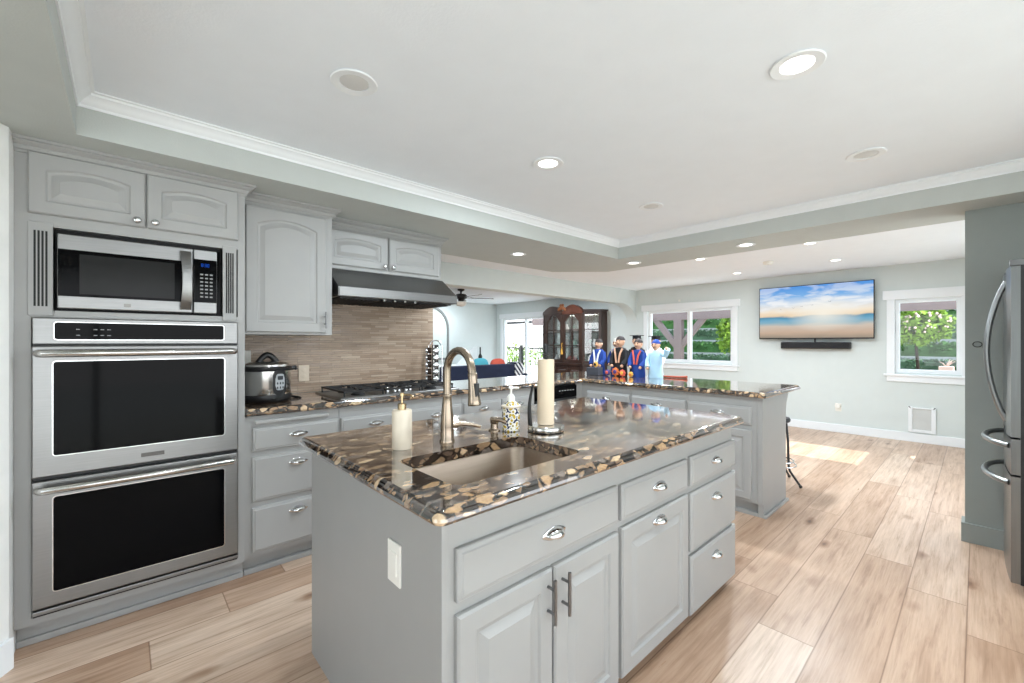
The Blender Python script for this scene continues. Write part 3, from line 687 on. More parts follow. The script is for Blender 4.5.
# ------------------------------------------------------------------ counters
OG = lambda z0, z1: [(0.014, z0), (0.004, z0 + 0.006), (0.0, z0 + 0.014), (0.002, z0 + 0.022), (0.008, z0 + 0.028), (0.010, z0 + 0.031), (0.014, z1 - 0.004), (0.022, z1)]
def offset_poly(poly, o):
    n = len(poly); out = []
    for i in range(n):
        p0, p1, p2 = Vector(poly[i - 1]), Vector(poly[i]), Vector(poly[(i + 1) % n])
        e1 = (p1 - p0).normalized(); e2 = (p2 - p1).normalized(); n1 = Vector((-e1.y, e1.x)); n2 = Vector((-e2.y, e2.x))
        k = 1 + n1.dot(n2); out.append(tuple(p1 + (n1 + n2) * (o / k)))
    return out
def rpoly(x0, x1, y0, y1, r, n=6):
    out = []
    for cx, cy, t0 in ((x1 - r, y0 + r, -PI / 2), (x1 - r, y1 - r, 0), (x0 + r, y1 - r, PI / 2), (x0 + r, y0 + r, PI)):
        for i in range(n + 1): t = t0 + PI / 2 * i / n; out.append((cx + r * math.cos(t), cy + r * math.sin(t)))
    return out
# L-shaped back counter (counter-clockwise outline)
L = [(0.492, 2.690), (3.415, 2.690), (3.415, 1.025), (4.30, 1.025), (4.30, 3.40), (2.07, 3.40), (2.07, 3.325), (0.492, 3.325)]
b = MB(); b.rings([[(x, y, z) for x, y in offset_poly(L, o)] for o, z in OG(0.888, 0.93)])
tag(b.build('countertop', M['granite'], smooth=True, angle=30, flat=True, at=(2.2, 2.9, 0.888)), 'L-shaped brown and black granite countertop under the cooktop and along the peninsula', 'countertop')
# island counter with sink hole
IX0, IX1, IY0, IY1, IZ0, IZ1 = 0.535, 2.465, 0.838, 1.925, 0.862, 0.903
SK = (0.672, 1.232, 0.962, 1.315)
b = MB(); outer_rings = [[(x, y) for x, y in rpoly(IX0 + o, IX1 - o, IY0 + o, IY1 - o, max(0.03 - o, 0.004))] for o, z in OG(IZ0, IZ1)]
hole = rpoly(*SK, 0.045)
RV = [[b.v((x, y, z)) for x, y in ring] for ring, (o, z) in zip(outer_rings, OG(IZ0, IZ1))]
n = len(RV[0])
for A, B in zip(RV, RV[1:]):
    for i in range(n): b.f([A[i], A[(i + 1) % n], B[(i + 1) % n], B[i]])
HT = [b.v((x, y, IZ1)) for x, y in hole]; HB = [b.v((x, y, IZ0)) for x, y in hole]
for i in range(len(HT)): b.f([HT[i], HT[(i + 1) % len(HT)], HB[(i + 1) % len(HT)], HB[i]])
b.bm.edges.ensure_lookup_table()
for Lp, Hp in ((RV[-1], HT), (RV[0], HB)):
    es = []
    for Q in (Lp, Hp):
        for i in range(len(Q)):
            e = b.bm.edges.get((Q[i], Q[(i + 1) % len(Q)])) or b.bm.edges.new((Q[i], Q[(i + 1) % len(Q)])); es.append(e)
    bmesh.ops.triangle_fill(b.bm, use_beauty=True, use_dissolve=False, edges=es)
tag(b.build('countertop', M['granite'], smooth=True, angle=30, flat=True, at=(1.5, 1.38, IZ0)), 'brown and black granite island countertop cut out around the sink', 'countertop')

# island cabinets
TI = FR((0, 0.898, 0), (1, 0, 0), (0, -1, 0))
KI = 1.0235
TJ = lambda a, d, z: TI(a * KI, d, 1.30 - (1.30 - z) * KI)
def island_unit(a0, a1, label):
    t = thing('island_cabinet', TI((a0 + a1) / 2, -0.3, 0), label, 'cabinet')
    return t
def island_body(t, a0, a1, d=-1.0, hollow=False):
    b = MB(TI)
    if hollow:
        b.box(a0, a0 + 0.019, d, 0, 0.05, 0.86); b.box(a1 - 0.019, a1, d, 0, 0.05, 0.86); b.box(a0 + 0.019, a1 - 0.019, d, d + 0.019, 0.05, 0.86)
        b.box(a0 + 0.019, a1 - 0.019, d + 0.019, 0, 0.05, 0.075); b.box(a0 + 0.019, a1 - 0.019, -0.019, 0, 0.075, 0.86)
    else: b.box(a0, a1, d, 0, 0.05, 0.86)
    b.build('cabinet_body', M['cab'], t)
    b = MB(TI); b.box(a0, a1, d + 0.04, -0.045, 0, 0.05); b.build('toe_kick', M['cab'], t)
u1 = island_unit(0.598, 1.342, 'grey island sink cabinet with a long false drawer over two doors')
island_body(u1, 0.598, 1.342, hollow=True)
d = door_mesh(TJ, 0.606, 1.300, 0.655, 0.788, 'slab').build('drawer_front', M['cab'], u1, smooth=True, angle=20); cup_pull(TJ, 0.953, 0.728, 0.02, d)
for a0, a1, k in ((0.606, 0.951, 0.928), (0.959, 1.300, 0.992)):
    d = door_mesh(TJ, a0, a1, 0.088, 0.622, fr=0.06).build('door', M['cab'], u1, smooth=True, angle=20); bar_pull(TJ, k, 0.475, 0.605, 0.02, d)
u2 = island_unit(1.342, 1.895, 'grey island pull-out cabinet with panelled door and cup pull, middle unit')
island_body(u2, 1.342, 1.895)
d = door_mesh(TJ, 1.322, 1.838, 0.655, 0.784, 'slab').build('drawer', M['cab'], u2, smooth=True, angle=20); cup_pull(TJ, 1.58, 0.725, 0.02, d)
d = door_mesh(TJ, 1.322, 1.838, 0.088, 0.628, fr=0.06).build('door', M['cab'], u2, smooth=True, angle=20); cup_pull(TJ, 1.58, 0.590, 0.02, d)
u3 = island_unit(1.895, 2.428, 'grey island cabinet with three stacked drawers at the far end')
island_body(u3, 1.895, 2.428)
for r, s_ in ((0.655, 0.786), (0.362, 0.622), (0.075, 0.340)):
    d = door_mesh(TJ, 1.867, 2.385, r, s_, 'slab').build('drawer', M['cab'], u3, smooth=True, angle=20); cup_pull(TJ, 2.126, r + (s_ - r) * (0.56 if s_ - r < 0.2 else 0.74), 0.02, d)
b = MB(); b.box(0.580, 0.597, 0.893, 1.878, 0.0, 0.86, bev=0.002); tag(b.build('island_end_panel', M['cab'], at=(0.588, 1.38, 0)), 'plain grey end panel of the island facing the double oven', 'panel')
# plate on the end panel
sp = thing('light_switch', (0.580, 1.134, 0.6), 'white rectangular switch plate on the island end panel', 'switch')
b = MB(); b.box(0.573, 0.5798, 1.096, 1.172, 0.603, 0.724, bev=0.003); pl = b.build('switch_plate', M['outlet'], sp)
b = MB(); b.box(0.570, 0.574, 1.114, 1.154, 0.630, 0.697, bev=0.002); b.build('rocker', M['outlet'], pl)

# ------------------------------------------------------------------ sink
sk = thing('kitchen_sink', (0.95, 1.14, 0.66), 'brushed stainless undermount sink bowl in the island', 'sink')
b = MB(); s0, s1, s2, s3 = SK
rs = []
for o, z, r in ((-0.018, 0.8612, 0.06), (-0.004, 0.8612, 0.048), (0.0, 0.855, 0.045), (0.010, 0.70, 0.05), (0.03, 0.672, 0.06), (0.075, 0.665, 0.06)):
    rs.append([(x, y, z) for x, y in rpoly(s0 + o, s1 - o, s2 + o, s3 - o, r)])
for o, z, r in ((0.075, 0.661, 0.06), (0.026, 0.666, 0.06), (0.006, 0.698, 0.05), (-0.006, 0.852, 0.048), (-0.018, 0.8572, 0.06)):
    rs.append([(x, y, z) for x, y in rpoly(s0 + o, s1 - o, s2 + o, s3 - o, r)])
b.rings(rs[:6], cap0=False, cap1=True); b.rings(rs[6:], cap0=True, cap1=False)
b.build('sink_bowl', M['sink'], sk, smooth=True, angle=50)
b = MB(); b.lathe((0.95, 1.14, 0.6655), [(0.045, 0), (0.045, 0.003), (0.036, 0.003), (0.030, 0.0005)], 20); b.build('drain', M['chrome'], sk, smooth=True)

# faucet
fx, fy = 0.953, 1.428
fa = thing('faucet', (fx, fy, IZ1), 'brushed nickel gooseneck pull-down faucet behind the island sink', 'faucet')
b = MB(); b.lathe((fx, fy, IZ1), [(0.030, 0), (0.030, 0.006), (0.0265, 0.012), (0.0265, 0.06), (0.0245, 0.10), (0.0195, 0.15), (0.0175, 0.175), (0.0185, 0.178), (0.0185, 0.188), (0.0160, 0.190)], 24); b.build('faucet_body', M['nickel'], fa, smooth=True, angle=40)
sx, sy = 0.0, -1.0; R_ = 0.082; zt = 1.185
path = [(fx, fy, IZ1 + 0.185), (fx, fy, 1.13), (fx, fy, zt)]
for i in range(1, 13):
    t = PI * 0.94 * i / 12; path.append((fx, fy - R_ * (1 - math.cos(t)), zt + R_ * math.sin(t)))
lx = path[-1]
path.append((lx[0], lx[1] - 0.004, lx[2] - 0.02))
b = MB(); b.tube(path, 0.0150, 14); b.build('gooseneck', M['nickel'], fa, smooth=True)
p1 = Vector(path[-1]); dv = Vector((0, -0.12, -1)).normalized()
b = MB(); b.tube([p1 + dv * k for k in (-0.004, 0.0, 0.012, 0.055, 0.095, 0.110, 0.116)], [0.0165, 0.0180, 0.0168, 0.0195, 0.0235, 0.0255, 0.023], 16); sh = b.build('spray_head', M['nickel'], fa, smooth=True, angle=50)
b = MB(); q = p1 + dv * 0.060; b.box(q.x - 0.009, q.x + 0.009, q.y - 0.024, q.y - 0.012, q.z - 0.028, q.z + 0.028, bev=0.002); b.build('spray_button', M['black'], sh)
b = MB(); b.tube([(fx + 0.018, fy, 0.966), (fx + 0.05, fy - 0.002, 0.966)], 0.015, 14); b.tube([(fx + 0.048, fy - 0.002, 0.966), (fx + 0.062, fy - 0.004, 0.966), (fx + 0.11, fy - 0.02, 0.958), (fx + 0.145, fy - 0.03, 0.948)], [0.013, 0.010, 0.008, 0.007], 12); b.build('lever_handle', M['nickel'], fa, smooth=True, angle=50)

# soap pump built into the counter
sd_ = thing('soap_pump', (1.228, 1.462, IZ1), 'short nickel built-in soap pump on the counter beside the patterned bottle', 'soap dispenser')
b = MB(); b.lathe((1.228, 1.462, IZ1), [(0.027, 0), (0.027, 0.004), (0.018, 0.008), (0.016, 0.03), (0.019, 0.034), (0.019, 0.058), (0.014, 0.062)], 20); b.build('pump_body', M['nickel'], sd_, smooth=True, angle=40)
b = MB(); b.tube([(1.215, 1.470, IZ1 + 0.05), (1.235, 1.43, IZ1 + 0.052), (1.245, 1.40, IZ1 + 0.042)], [0.012, 0.011, 0.008], 12); b.build('pump_spout', M['nickel'], sd_, smooth=True)
# marble soap bottle
sx_, sy_ = 0.768, 1.451
mbt = thing('soap_dispenser', (sx_, sy_, IZ1), 'tall cream marble soap bottle with brass pump left of the faucet', 'soap dispenser')
b = MB(); b.lathe((sx_, sy_, IZ1), [(0.035, 0), (0.0365, 0.003), (0.0365, 0.140), (0.034, 0.144), (0.014, 0.145)], 28); b.build('bottle', M['marble'], mbt, smooth=True, angle=40)
b = MB(); b.lathe((sx_, sy_, IZ1 + 0.144), [(0.016, 0), (0.016, 0.022), (0.012, 0.024), (0.005, 0.025), (0.005, 0.05), (0.009, 0.051), (0.009, 0.062), (0.006, 0.064)], 16); b.tube([(sx_, sy_, IZ1 + 0.20), (sx_ + 0.02, sy_ - 0.025, IZ1 + 0.200), (sx_ + 0.027, sy_ - 0.034, IZ1 + 0.192)], 0.004, 8); b.build('pump', mat('pale_brass', (186, 164, 128), 0.25, 1.0), mbt, smooth=True, angle=40)
# patterned ceramic bottle
px, py = 1.285, 1.414
cb_ = thing('soap_dispenser', (px, py, IZ1), 'round ceramic soap bottle painted yellow and blue beside the paper towels', 'soap dispenser')
b = MB(); b.lathe((px, py, IZ1), [(0.036, 0), (0.040, 0.004), (0.040, 0.105), (0.041, 0.108), (0.034, 0.122), (0.018, 0.132)], 28); b.build('bottle', M['ceramic'], cb_, smooth=True, angle=40)
b = MB(); b.lathe((px, py, IZ1 + 0.1045), [(0.0405, 0), (0.044, 0.003), (0.044, 0.008), (0.039, 0.011)], 28); b.build('rim_band', M['marble'], cb_, smooth=True, angle=40)
b = MB(); b.lathe((px, py, IZ1 + 0.13), [(0.018, 0), (0.018, 0.02), (0.012, 0.03), (0.005, 0.034), (0.005, 0.055), (0.011, 0.056), (0.011, 0.066), (0.006, 0.069)], 16); b.tube([(px, py, IZ1 + 0.192), (px + 0.03, py - 0.02, IZ1 + 0.19)], 0.005, 8); b.build('pump', M['outlet'], cb_, smooth=True, angle=40)
# paper towel holder and roll
hx, hy = 1.391, 1.300
ph = thing('paper_towel_holder', (hx, hy, IZ1), 'steel paper towel stand with round base and black curved arm', 'paper towel holder')
b = MB(); b.lathe((hx, hy, IZ1 + 0.003), [(0.080, 0), (0.082, 0.004), (0.082, 0.020), (0.078, 0.026), (0.02, 0.028)], 36); b.build('base', M['bright_steel'], ph, smooth=True, angle=40)
b = MB(); b.lathe((hx, hy, IZ1), [(0.079, 0), (0.081, 0.003)], 36); b.build('rubber_ring', M['black'], ph)
b = MB(); b.cyl((hx, hy, IZ1 + 0.028), (hx, hy, IZ1 + 0.36), 0.008, seg=12); b.lathe((hx, hy, IZ1 + 0.335), [(0.011, 0), (0.016, 0.004), (0.016, 0.008), (0.010, 0.012), (0.010, 0.05), (0.006, 0.054)], 16); b.build('pole', M['black'], ph, smooth=True, angle=40)
b = MB(); A0 = Vector((hx - 0.052, hy + 0.045, IZ1 + 0.025))
b.tube([A0 + Vector((-0.006 * math.sin(PI * i / 10) * 1.5 + 0.016 * (i / 10) ** 2, 0, 0.018 * i)) for i in range(11)], [0.011 - 0.0006 * i for i in range(11)], 10); b.build('tension_arm', M['black'], ph, smooth=True)
b = MB(); b.rings([[(hx + r * math.cos(2 * PI * k / 32), hy + r * math.sin(2 * PI * k / 32), z) for k in range(32)] for r, z in ((0.018, IZ1 + 0.032), (0.0365, IZ1 + 0.032), (0.0375, IZ1 + 0.036), (0.0375, IZ1 + 0.316), (0.0365, IZ1 + 0.320), (0.018, IZ1 + 0.320))], closed=True)
tag(b.build('paper_towel_roll', M['paper'], at=(hx, hy, IZ1 + 0.03), smooth=True, angle=40), 'thin cream paper towel roll standing on the steel stand', 'paper towel')

# ------------------------------------------------------------------ cooktop
ZT = 0.93
ct = thing('cooktop', (1.48, 2.98, ZT), 'stainless gas cooktop with black cast iron grates set in the granite', 'cooktop')
b = MB(); b.rings([[(x, y, z) for x, y in rpoly(1.02 + o, 1.945 - o, 2.735 + o, 3.235 - o, 0.012)] for o, z in ((0, ZT), (0, ZT + 0.008), (0.004, ZT + 0.012), (0.018, ZT + 0.013), (0.024, ZT + 0.006))]); b.build('tray', M['steel'], ct, smooth=True, angle=30)
for i in range(3):
    g0 = 1.055 + i * 0.288; g1 = g0 + 0.278; b = MB(); z = ZT + 0.036
    b.box(g0, g1, 2.775, 2.787, z, z + 0.012); b.box(g0, g1, 3.195, 3.207, z, z + 0.012); b.box(g0, g0 + 0.012, 2.787, 3.195, z, z + 0.012); b.box(g1 - 0.012, g1, 2.787, 3.195, z, z + 0.012)
    b.box(g0 + 0.012, g1 - 0.012, 2.985, 2.997, z, z + 0.012)
    for cy in (2.886, 3.096):
        cx = (g0 + g1) / 2
        for dx, dy in ((1, 0), (-1, 0), (0, 1), (0, -1)):
            x0, x1 = sorted((cx + dx * 0.03, cx + dx * 0.127)); y0, y1 = sorted((cy + dy * 0.03, cy + dy * 0.093))
            if dx: b.box(x0, x1, cy - 0.005, cy + 0.005, z + 0.002, z + 0.016)
            else: b.box(cx - 0.005, cx + 0.005, y0, y1, z + 0.002, z + 0.016)
    for x in (g0 + 0.006, g1 - 0.006):
        for y in (2.781, 3.201): b.cyl((x, y, ZT + 0.006), (x, y, z), 0.006, seg=8)
    b.build('grate', M['iron'], ct)
for x, y, r in ((1.194, 2.886, 0.036), (1.194, 3.096, 0.045), (1.482, 3.05, 0.055), (1.77, 2.886, 0.036), (1.77, 3.096, 0.045)):
    b = MB(); b.lathe((x, y, ZT + 0.006), [(r + 0.012, 0), (r + 0.010, 0.008), (r, 0.012), (r, 0.02), (r - 0.006, 0.024)], 20); b.build('burner', M['iron'], ct, smooth=True, angle=40)
for k in range(5):
    b = MB(); b.lathe((1.40 + 0.045 * k, 2.835 if k % 2 else 2.862, ZT + 0.006), [(0.019, 0), (0.019, 0.004), (0.014, 0.007), (0.013, 0.036), (0.010, 0.040)], 16); b.build('control_knob', M['chrome'], ct, smooth=True, angle=40)

# pressure cooker
qx, qy = 0.665, 3.02
pc = thing('pressure_cooker', (qx, qy, ZT), 'stainless electric pressure cooker with black lid handle on the counter by the ovens', 'pressure cooker')
b = MB(); b.lathe((qx, qy, ZT), [(0.125, 0), (0.135, 0.008), (0.140, 0.03), (0.138, 0.045)], 36); b.build('base', M['black'], pc, smooth=True, angle=40)
b = MB(); b.lathe((qx, qy, ZT + 0.043), [(0.134, 0), (0.136, 0.004), (0.136, 0.148), (0.132, 0.152)], 36); b.build('body', M['bright_steel'], pc, smooth=True, angle=40)
b = MB(); b.lathe((qx, qy, ZT + 0.193), [(0.138, 0), (0.142, 0.006), (0.142, 0.02), (0.132, 0.026)], 36); b.build('collar', M['black'], pc, smooth=True, angle=40)
b = MB(); b.lathe((qx, qy, ZT + 0.217), [(0.128, 0), (0.124, 0.014), (0.10, 0.026), (0.05, 0.033), (0.01, 0.034)], 36); ld = b.build('lid', M['bright_steel'], pc, smooth=True, angle=40)
b = MB(); b.tube([(qx - 0.055 + 0.11 * i / 10, qy - 0.02, ZT + 0.235 + 0.055 * math.sin(PI * i / 10)) for i in range(11)], [0.018] * 11, 12); b.build('lid_handle', M['black'], ld, smooth=True)
b = MB(); b.lathe((qx + 0.05, qy + 0.06, ZT + 0.24), [(0.014, 0), (0.014, 0.02), (0.01, 0.03)], 14); b.build('steam_valve', M['black'], ld, smooth=True, angle=40)
b = MB(); b.tube([(qx + 0.138, qy, ZT + 0.20), (qx + 0.165, qy, ZT + 0.205), (qx + 0.172, qy, ZT + 0.19)], [0.016, 0.014, 0.010], 10); b.build('side_handle', M['black'], pc, smooth=True)
def arc_plate(b, cx, cy, r, a0, a1, z0, z1, th, n=8, rz=0.03):
    rs = []
    for i in range(n + 1):
        s = i / n; t = a0 + (a1 - a0) * s; e = rz * (1 - math.sqrt(max(0, 1 - (2 * s - 1) ** 4)))
        rs.append([(cx + rr * math.cos(t), cy + rr * math.sin(t), z) for rr, z in ((r, z0 + e), (r + th, z0 + e), (r + th, z1 - e), (r, z1 - e))])
    b.rings(rs)
fc = math.radians(-72)
b = MB(); arc_plate(b, qx, qy, 0.135, fc - 0.30, fc + 0.30, ZT + 0.045, ZT + 0.195, 0.006); cpn = b.build('control_panel', M['black'], pc)
b = MB(); arc_plate(b, qx, qy, 0.1405, fc - 0.20, fc + 0.20, ZT + 0.075, ZT + 0.175, 0.0025); b.build('panel_face', mat('panel_silver', (176, 180, 182), 0.35, 0.3), cpn)
b = MB(); arc_plate(b, qx, qy, 0.1425, fc - 0.12, fc + 0.12, ZT + 0.138, ZT + 0.162, 0.0015, rz=0.003)
for r in range(2):
    for s_ in (-1, 0, 1): arc_plate(b, qx, qy, 0.1425, fc + s_ * 0.12 - 0.03, fc + s_ * 0.12 + 0.03, ZT + 0.084 + r * 0.026, ZT + 0.098 + r * 0.026, 0.0012, rz=0.004)
b.build('panel_buttons', mat('panel_dark_print', (44, 48, 52), 0.4), cpn)
b = MB(); b.tube([(0.80, 3.04, ZT + 0.014), (0.84, 2.99, ZT + 0.006), (0.86, 3.0, ZT + 0.005), (0.86, 3.06, ZT + 0.005), (0.82, 3.10, ZT + 0.012), (0.78, 3.12, ZT + 0.03), (0.74, 3.15, ZT + 0.03)], 0.004, 8); b.build('power_cord', M['black'], pc, smooth=True)

# outlets on the backsplash
def outlet(loc, label, n, m, cat='outlet', group=None):
    T = FR(loc, (n[1] and 1 or 0, n[0] and 1 or 0, 0), n)
    t = thing('wall_outlet', loc, label, cat)
    b = MB(T); b.box(-0.036, 0.036, 0, 0.006, -0.058, 0.058, bev=0.002); p = b.build('cover_plate', m, t)
    b = MB(T)
    for z in (-0.022, 0.022): b.lathe((0, 0.0055, z), [(0.016, 0), (0.016, 0.0025), (0.014, 0.003)], 16, 'y')
    r = b.build('receptacle', m, p, smooth=True, angle=40)
    return t
outlet((0.972, 3.326, 1.072), 'almond double outlet on the tile backsplash left of the cooktop', (0, -1, 0), M['almond'])
outlet((0.60, 3.326, 1.185), 'white outlet on the tile backsplash half hidden behind the pressure cooker', (0, -1, 0), M['outlet'])
t = outlet((XW, 1.352, 0.362), 'white outlet with round plug-in low on the wall below the television', (-1, 0, 0), M['outlet'])
b = MB(); b.lathe((XW - 0.009, 1.352, 0.385), [(0.03, -0.03), (0.034, -0.022), (0.034, 0)], 20, 'x'); b.build('plug_in', M['outlet'], t, smooth=True, angle=40)

# spice rack and jars
rx, ry = 2.035, 3.235
sr = thing('spice_rack', (rx, ry, ZT), 'round chrome spice carousel standing at the end of the backsplash', 'spice rack')
b = MB(); b.lathe((rx, ry, ZT), [(0.080, 0), (0.082, 0.006), (0.078, 0.014), (0.02, 0.016)], 28); b.build('base', M['chrome'], sr, smooth=True, angle=40)
b = MB(); b.box(rx - 0.021, rx + 0.021, ry - 0.021, ry + 0.021, ZT + 0.016, ZT + 0.345, bev=0.003); b.build('tower', M['black'], sr)
b = MB()
for k in range(4):
    a = PI / 4 + k * PI / 2; c, s_ = math.cos(a), math.sin(a)
    b.cyl((rx + c * 0.06, ry + s_ * 0.06, ZT + 0.014), (rx + c * 0.06, ry + s_ * 0.06, ZT + 0.34), 0.005, seg=8)
b.tube([(rx + 0.055 * math.cos(PI * i / 10), ry, ZT + 0.34 + 0.045 * math.sin(PI * i / 10)) for i in range(11)], 0.005, 8)
b.build('wire_frame', M['chrome'], sr, smooth=True)
first = None
aa = math.radians(-208)
for col, (ang, lb) in enumerate(((aa, 'left'), (aa + PI / 2, 'right'))):
    for row in range(5):
        z = ZT + 0.048 + row * 0.062
        loc = (rx + 0.033 * math.cos(ang), ry + 0.033 * math.sin(ang), z)
        side = 'facing the cooktop' if col == 0 else 'facing the island'
        label = 'chrome-capped spice jar %s, %s row of the spice carousel' % (side, ('bottom', 'second', 'middle', 'fourth', 'top')[row])
        if first is None:
            u, w = Vector((1, 0, 0)), None
            first = thing('spice_jar', loc, label, 'jar', 'spice jars in the carousel')
            first.rotation_euler = (0, 0, 0)
            b = MB(); b.lathe(loc, [(0.024, 0), (0.026, 0.003), (0.026, 0.035), (0.024, 0.038)], 16, 'x'); b.build('jar_glass', mat('dark_spice', (58, 44, 34), 0.2), first, smooth=True, angle=40)
            b = MB(); b.lathe((loc[0] + 0.037, loc[1], loc[2]), [(0.027, 0), (0.027, 0.014), (0.022, 0.018), (0.008, 0.0185)], 16, 'x'); b.build('lid', M['chrome'], first, smooth=True, angle=40)
            first.rotation_euler = (0, 0, ang)
        else: dup(first, loc, label, ang)

# ------------------------------------------------------------------ refrigerator
fg = thing('refrigerator', (3.70, -0.5, 0), 'tall stainless french-door refrigerator at the right edge beside the stub wall', 'refrigerator')
FY = -0.115
b = MB(); b.box(3.34, 4.03, -0.86, FY - 0.055, 0.05, 1.70, bev=0.006); b.build('fridge_body', M['fridge_side'], fg)
b = MB(); b.box(3.345, 4.025, FY - 0.055, FY - 0.032, 0.07, 1.69); b.build('gasket', M['black'], fg)
def bowed(b, x0, x1, z0, z1, y0, th, bow, n=8):
    b.rings([[(x0 + (x1 - x0) * i / n, y, z) for y, z in ((y0 - th, z0), (y0 + bow * math.sin(PI * i / n) ** 0.7, z0), (y0 + bow * math.sin(PI * i / n) ** 0.7, z1), (y0 - th, z1))] for i in range(n + 1)])
for x0, x1, hx_ in ((3.34, 3.683, 3.655), (3.687, 4.03, 3.715)):
    b = MB(); bowed(b, x0, x1, 0.815, 1.685, FY, 0.032, 0.012); d = b.build('fridge_door', M['fridge'], fg, smooth=True, angle=30)
    b = MB(); b.tube([(hx_, FY + 0.004 + 0.075 * math.sin(PI * i / 14) ** 0.8, 0.86 + 0.78 * i / 14) for i in range(15)], 0.013, 10); b.build('door_handle', M['handle'], d, smooth=True)
for z0, z1, hz in ((0.625, 0.805, 0.762), (0.075, 0.615, 0.570)):
    b = MB(); bowed(b, 3.34, 4.03, z0, z1, FY, 0.032, 0.012); d = b.build('freezer_drawer', M['fridge'], fg, smooth=True, angle=30)
    b = MB(); b.tube([(3.40 + 0.57 * i / 14, FY + 0.002 + 0.085 * math.sin(PI * i / 14) ** 0.6, hz) for i in range(15)], 0.014, 10); b.build('drawer_handle', M['handle'], d, smooth=True)
b = MB(); b.box(3.345, 3.42, FY - 0.10, FY + 0.004, 1.688, 1.722, bev=0.004); b.build('hinge_cover', M['fridge_side'], fg)
b = MB(); b.box(3.95, 4.02, FY - 0.10, FY + 0.004, 1.688, 1.722, bev=0.004); b.build('hinge_cover', M['fridge_side'], fg)
for x in (3.38, 3.99):
    for y in (-0.19, -0.80): b = MB(); b.lathe((x, y, 0), [(0.03, 0), (0.03, 0.03), (0.02, 0.05)], 14); b.build('foot', M['black'], fg, smooth=True, angle=40)
b = MB(); b.tube([(4.053, 0.0 - 0.02 * math.cos(t), 1.285 + 0.017 * math.sin(t)) for t in [2 * PI * i / 20 for i in range(20)]], 0.0022, 6, closed=True); tag(b.build('wall_hook', M['iron'], at=(4.055, 0.0, 1.285), smooth=True), 'small dark wire ring hanging on the grey stub wall by the refrigerator', 'hook')

# ------------------------------------------------------------------ TV wall
tv = thing('television', (7.56, 1.65, 1.34), 'wall-mounted television showing a beach with birds under a blue sky', 'television')
Y0, Y1, Z0, Z1, TXp = 0.940, 2.352, 1.345, 2.150, 7.50
b = MB(); b.box(TXp, TXp + 0.035, Y0, Y1, Z0, Z1, bev=0.004); b.build('tv_housing', M['black'], tv)
b = MB(); b.box(TXp - 0.002, TXp + 0.002, Y0 + 0.010, Y1 - 0.010, Z0 + 0.018, Z1 - 0.010)
b.mi = 1
def bird(y, z, w):
    x = TXp - 0.003
    b.f([b.v(p) for p in ((x, y, z), (x, y + w, z + w * 0.45), (x, y + w * 0.25, z - w * 0.1))]); b.f([b.v(p) for p in ((x, y, z), (x, y - w, z + w * 0.4), (x, y - w * 0.2, z - w * 0.15))])
for y, z, w in ((2.05, 1.80, 0.016), (1.885, 1.815, 0.02), (1.775, 1.83, 0.02), (1.645, 1.845, 0.02), (1.432, 1.885, 0.026)): bird(y, z, w)
b.build('screen', [screen_mat(Y0, Y1, Z0, Z1), mat('picture_bird', (70, 80, 92), 0.6)], tv)
b = MB(); b.box(TXp + 0.035, XW, 1.45, 1.85, 1.55, 1.95); b.build('wall_mount', M['black'], tv)
sb = thing('soundbar', (7.55, 1.62, 1.19), 'long black soundbar mounted on the wall below the television', 'soundbar')
b = MB(); b.box(7.505, 7.58, 1.197, 2.055, 1.200, 1.300, bev=0.01); b.build('soundbar_body', M['black'], sb)
b = MB(); b.box(7.499, 7.507, 1.21, 2.04, 1.210, 1.290, bev=0.002); b.build('speaker_grille', mat('speaker_cloth', (38, 38, 40), 0.9, bump=0.4), sb)
b = MB(); b.box(7.58, XW, 1.5, 1.75, 1.22, 1.28); b.box(7.59, XW, 1.62, 1.64, 1.28, 1.36); b.build('bracket', M['black'], sb)
pd = thing('pet_door', (XW, 0.48, 0.12), 'white wall pet door with grey flap above the baseboard', 'pet door')
b = MB(); XP = XW - 0.001
for y0, y1, z0, z1 in ((0.352, 0.395, 0.13, 0.46), (0.570, 0.612, 0.13, 0.46), (0.395, 0.570, 0.13, 0.165), (0.395, 0.570, 0.435, 0.45)): b.box(XW - 0.025, XP, y0, y1, z0, z1, bev=0.003)
b.build('pet_door_frame', M['white'], pd)
b = MB(); b.box(XW - 0.012, XW - 0.006, 0.395, 0.570, 0.165, 0.435); f_ = b.build('flap', M['greyflap'], pd)
b = MB()
for y in (0.360, 0.604): b.prism([(y - 0.008, 0.462), (y + 0.008, 0.462), (y + (0.02 if y < 0.5 else -0.02), 0.432)], 'yz', XW - 0.03, XW - 0.0255)
b.build('corner_latch', M['black'], pd)
b = MB(); b.box(XW - 0.02, XW - 0.001, 3.70, 3.735, 2.045, 2.085, bev=0.003); tag(b.build('motion_sensor', M['outlet'], at=(XW, 3.72, 2.045)), 'tiny white sensor on the wall above the wide window', 'sensor')
sdt = thing('smoke_detector', (6.1, 1.81, ZC), 'round white smoke detector on the ceiling in front of the television', 'smoke detector')
b = MB(); b.lathe((6.1, 1.81, ZC), [(0.06, -0.001), (0.06, -0.012), (0.05, -0.034), (0.02, -0.038)], 24); b.build('detector_case', M['outlet'], sdt, smooth=True, angle=40)
b = MB(); b.lathe((6.1, 1.81, ZC - 0.038), [(0.012, 0.002), (0.012, -0.003)], 12); b.build('vent_cap', M['greyflap'], sdt)

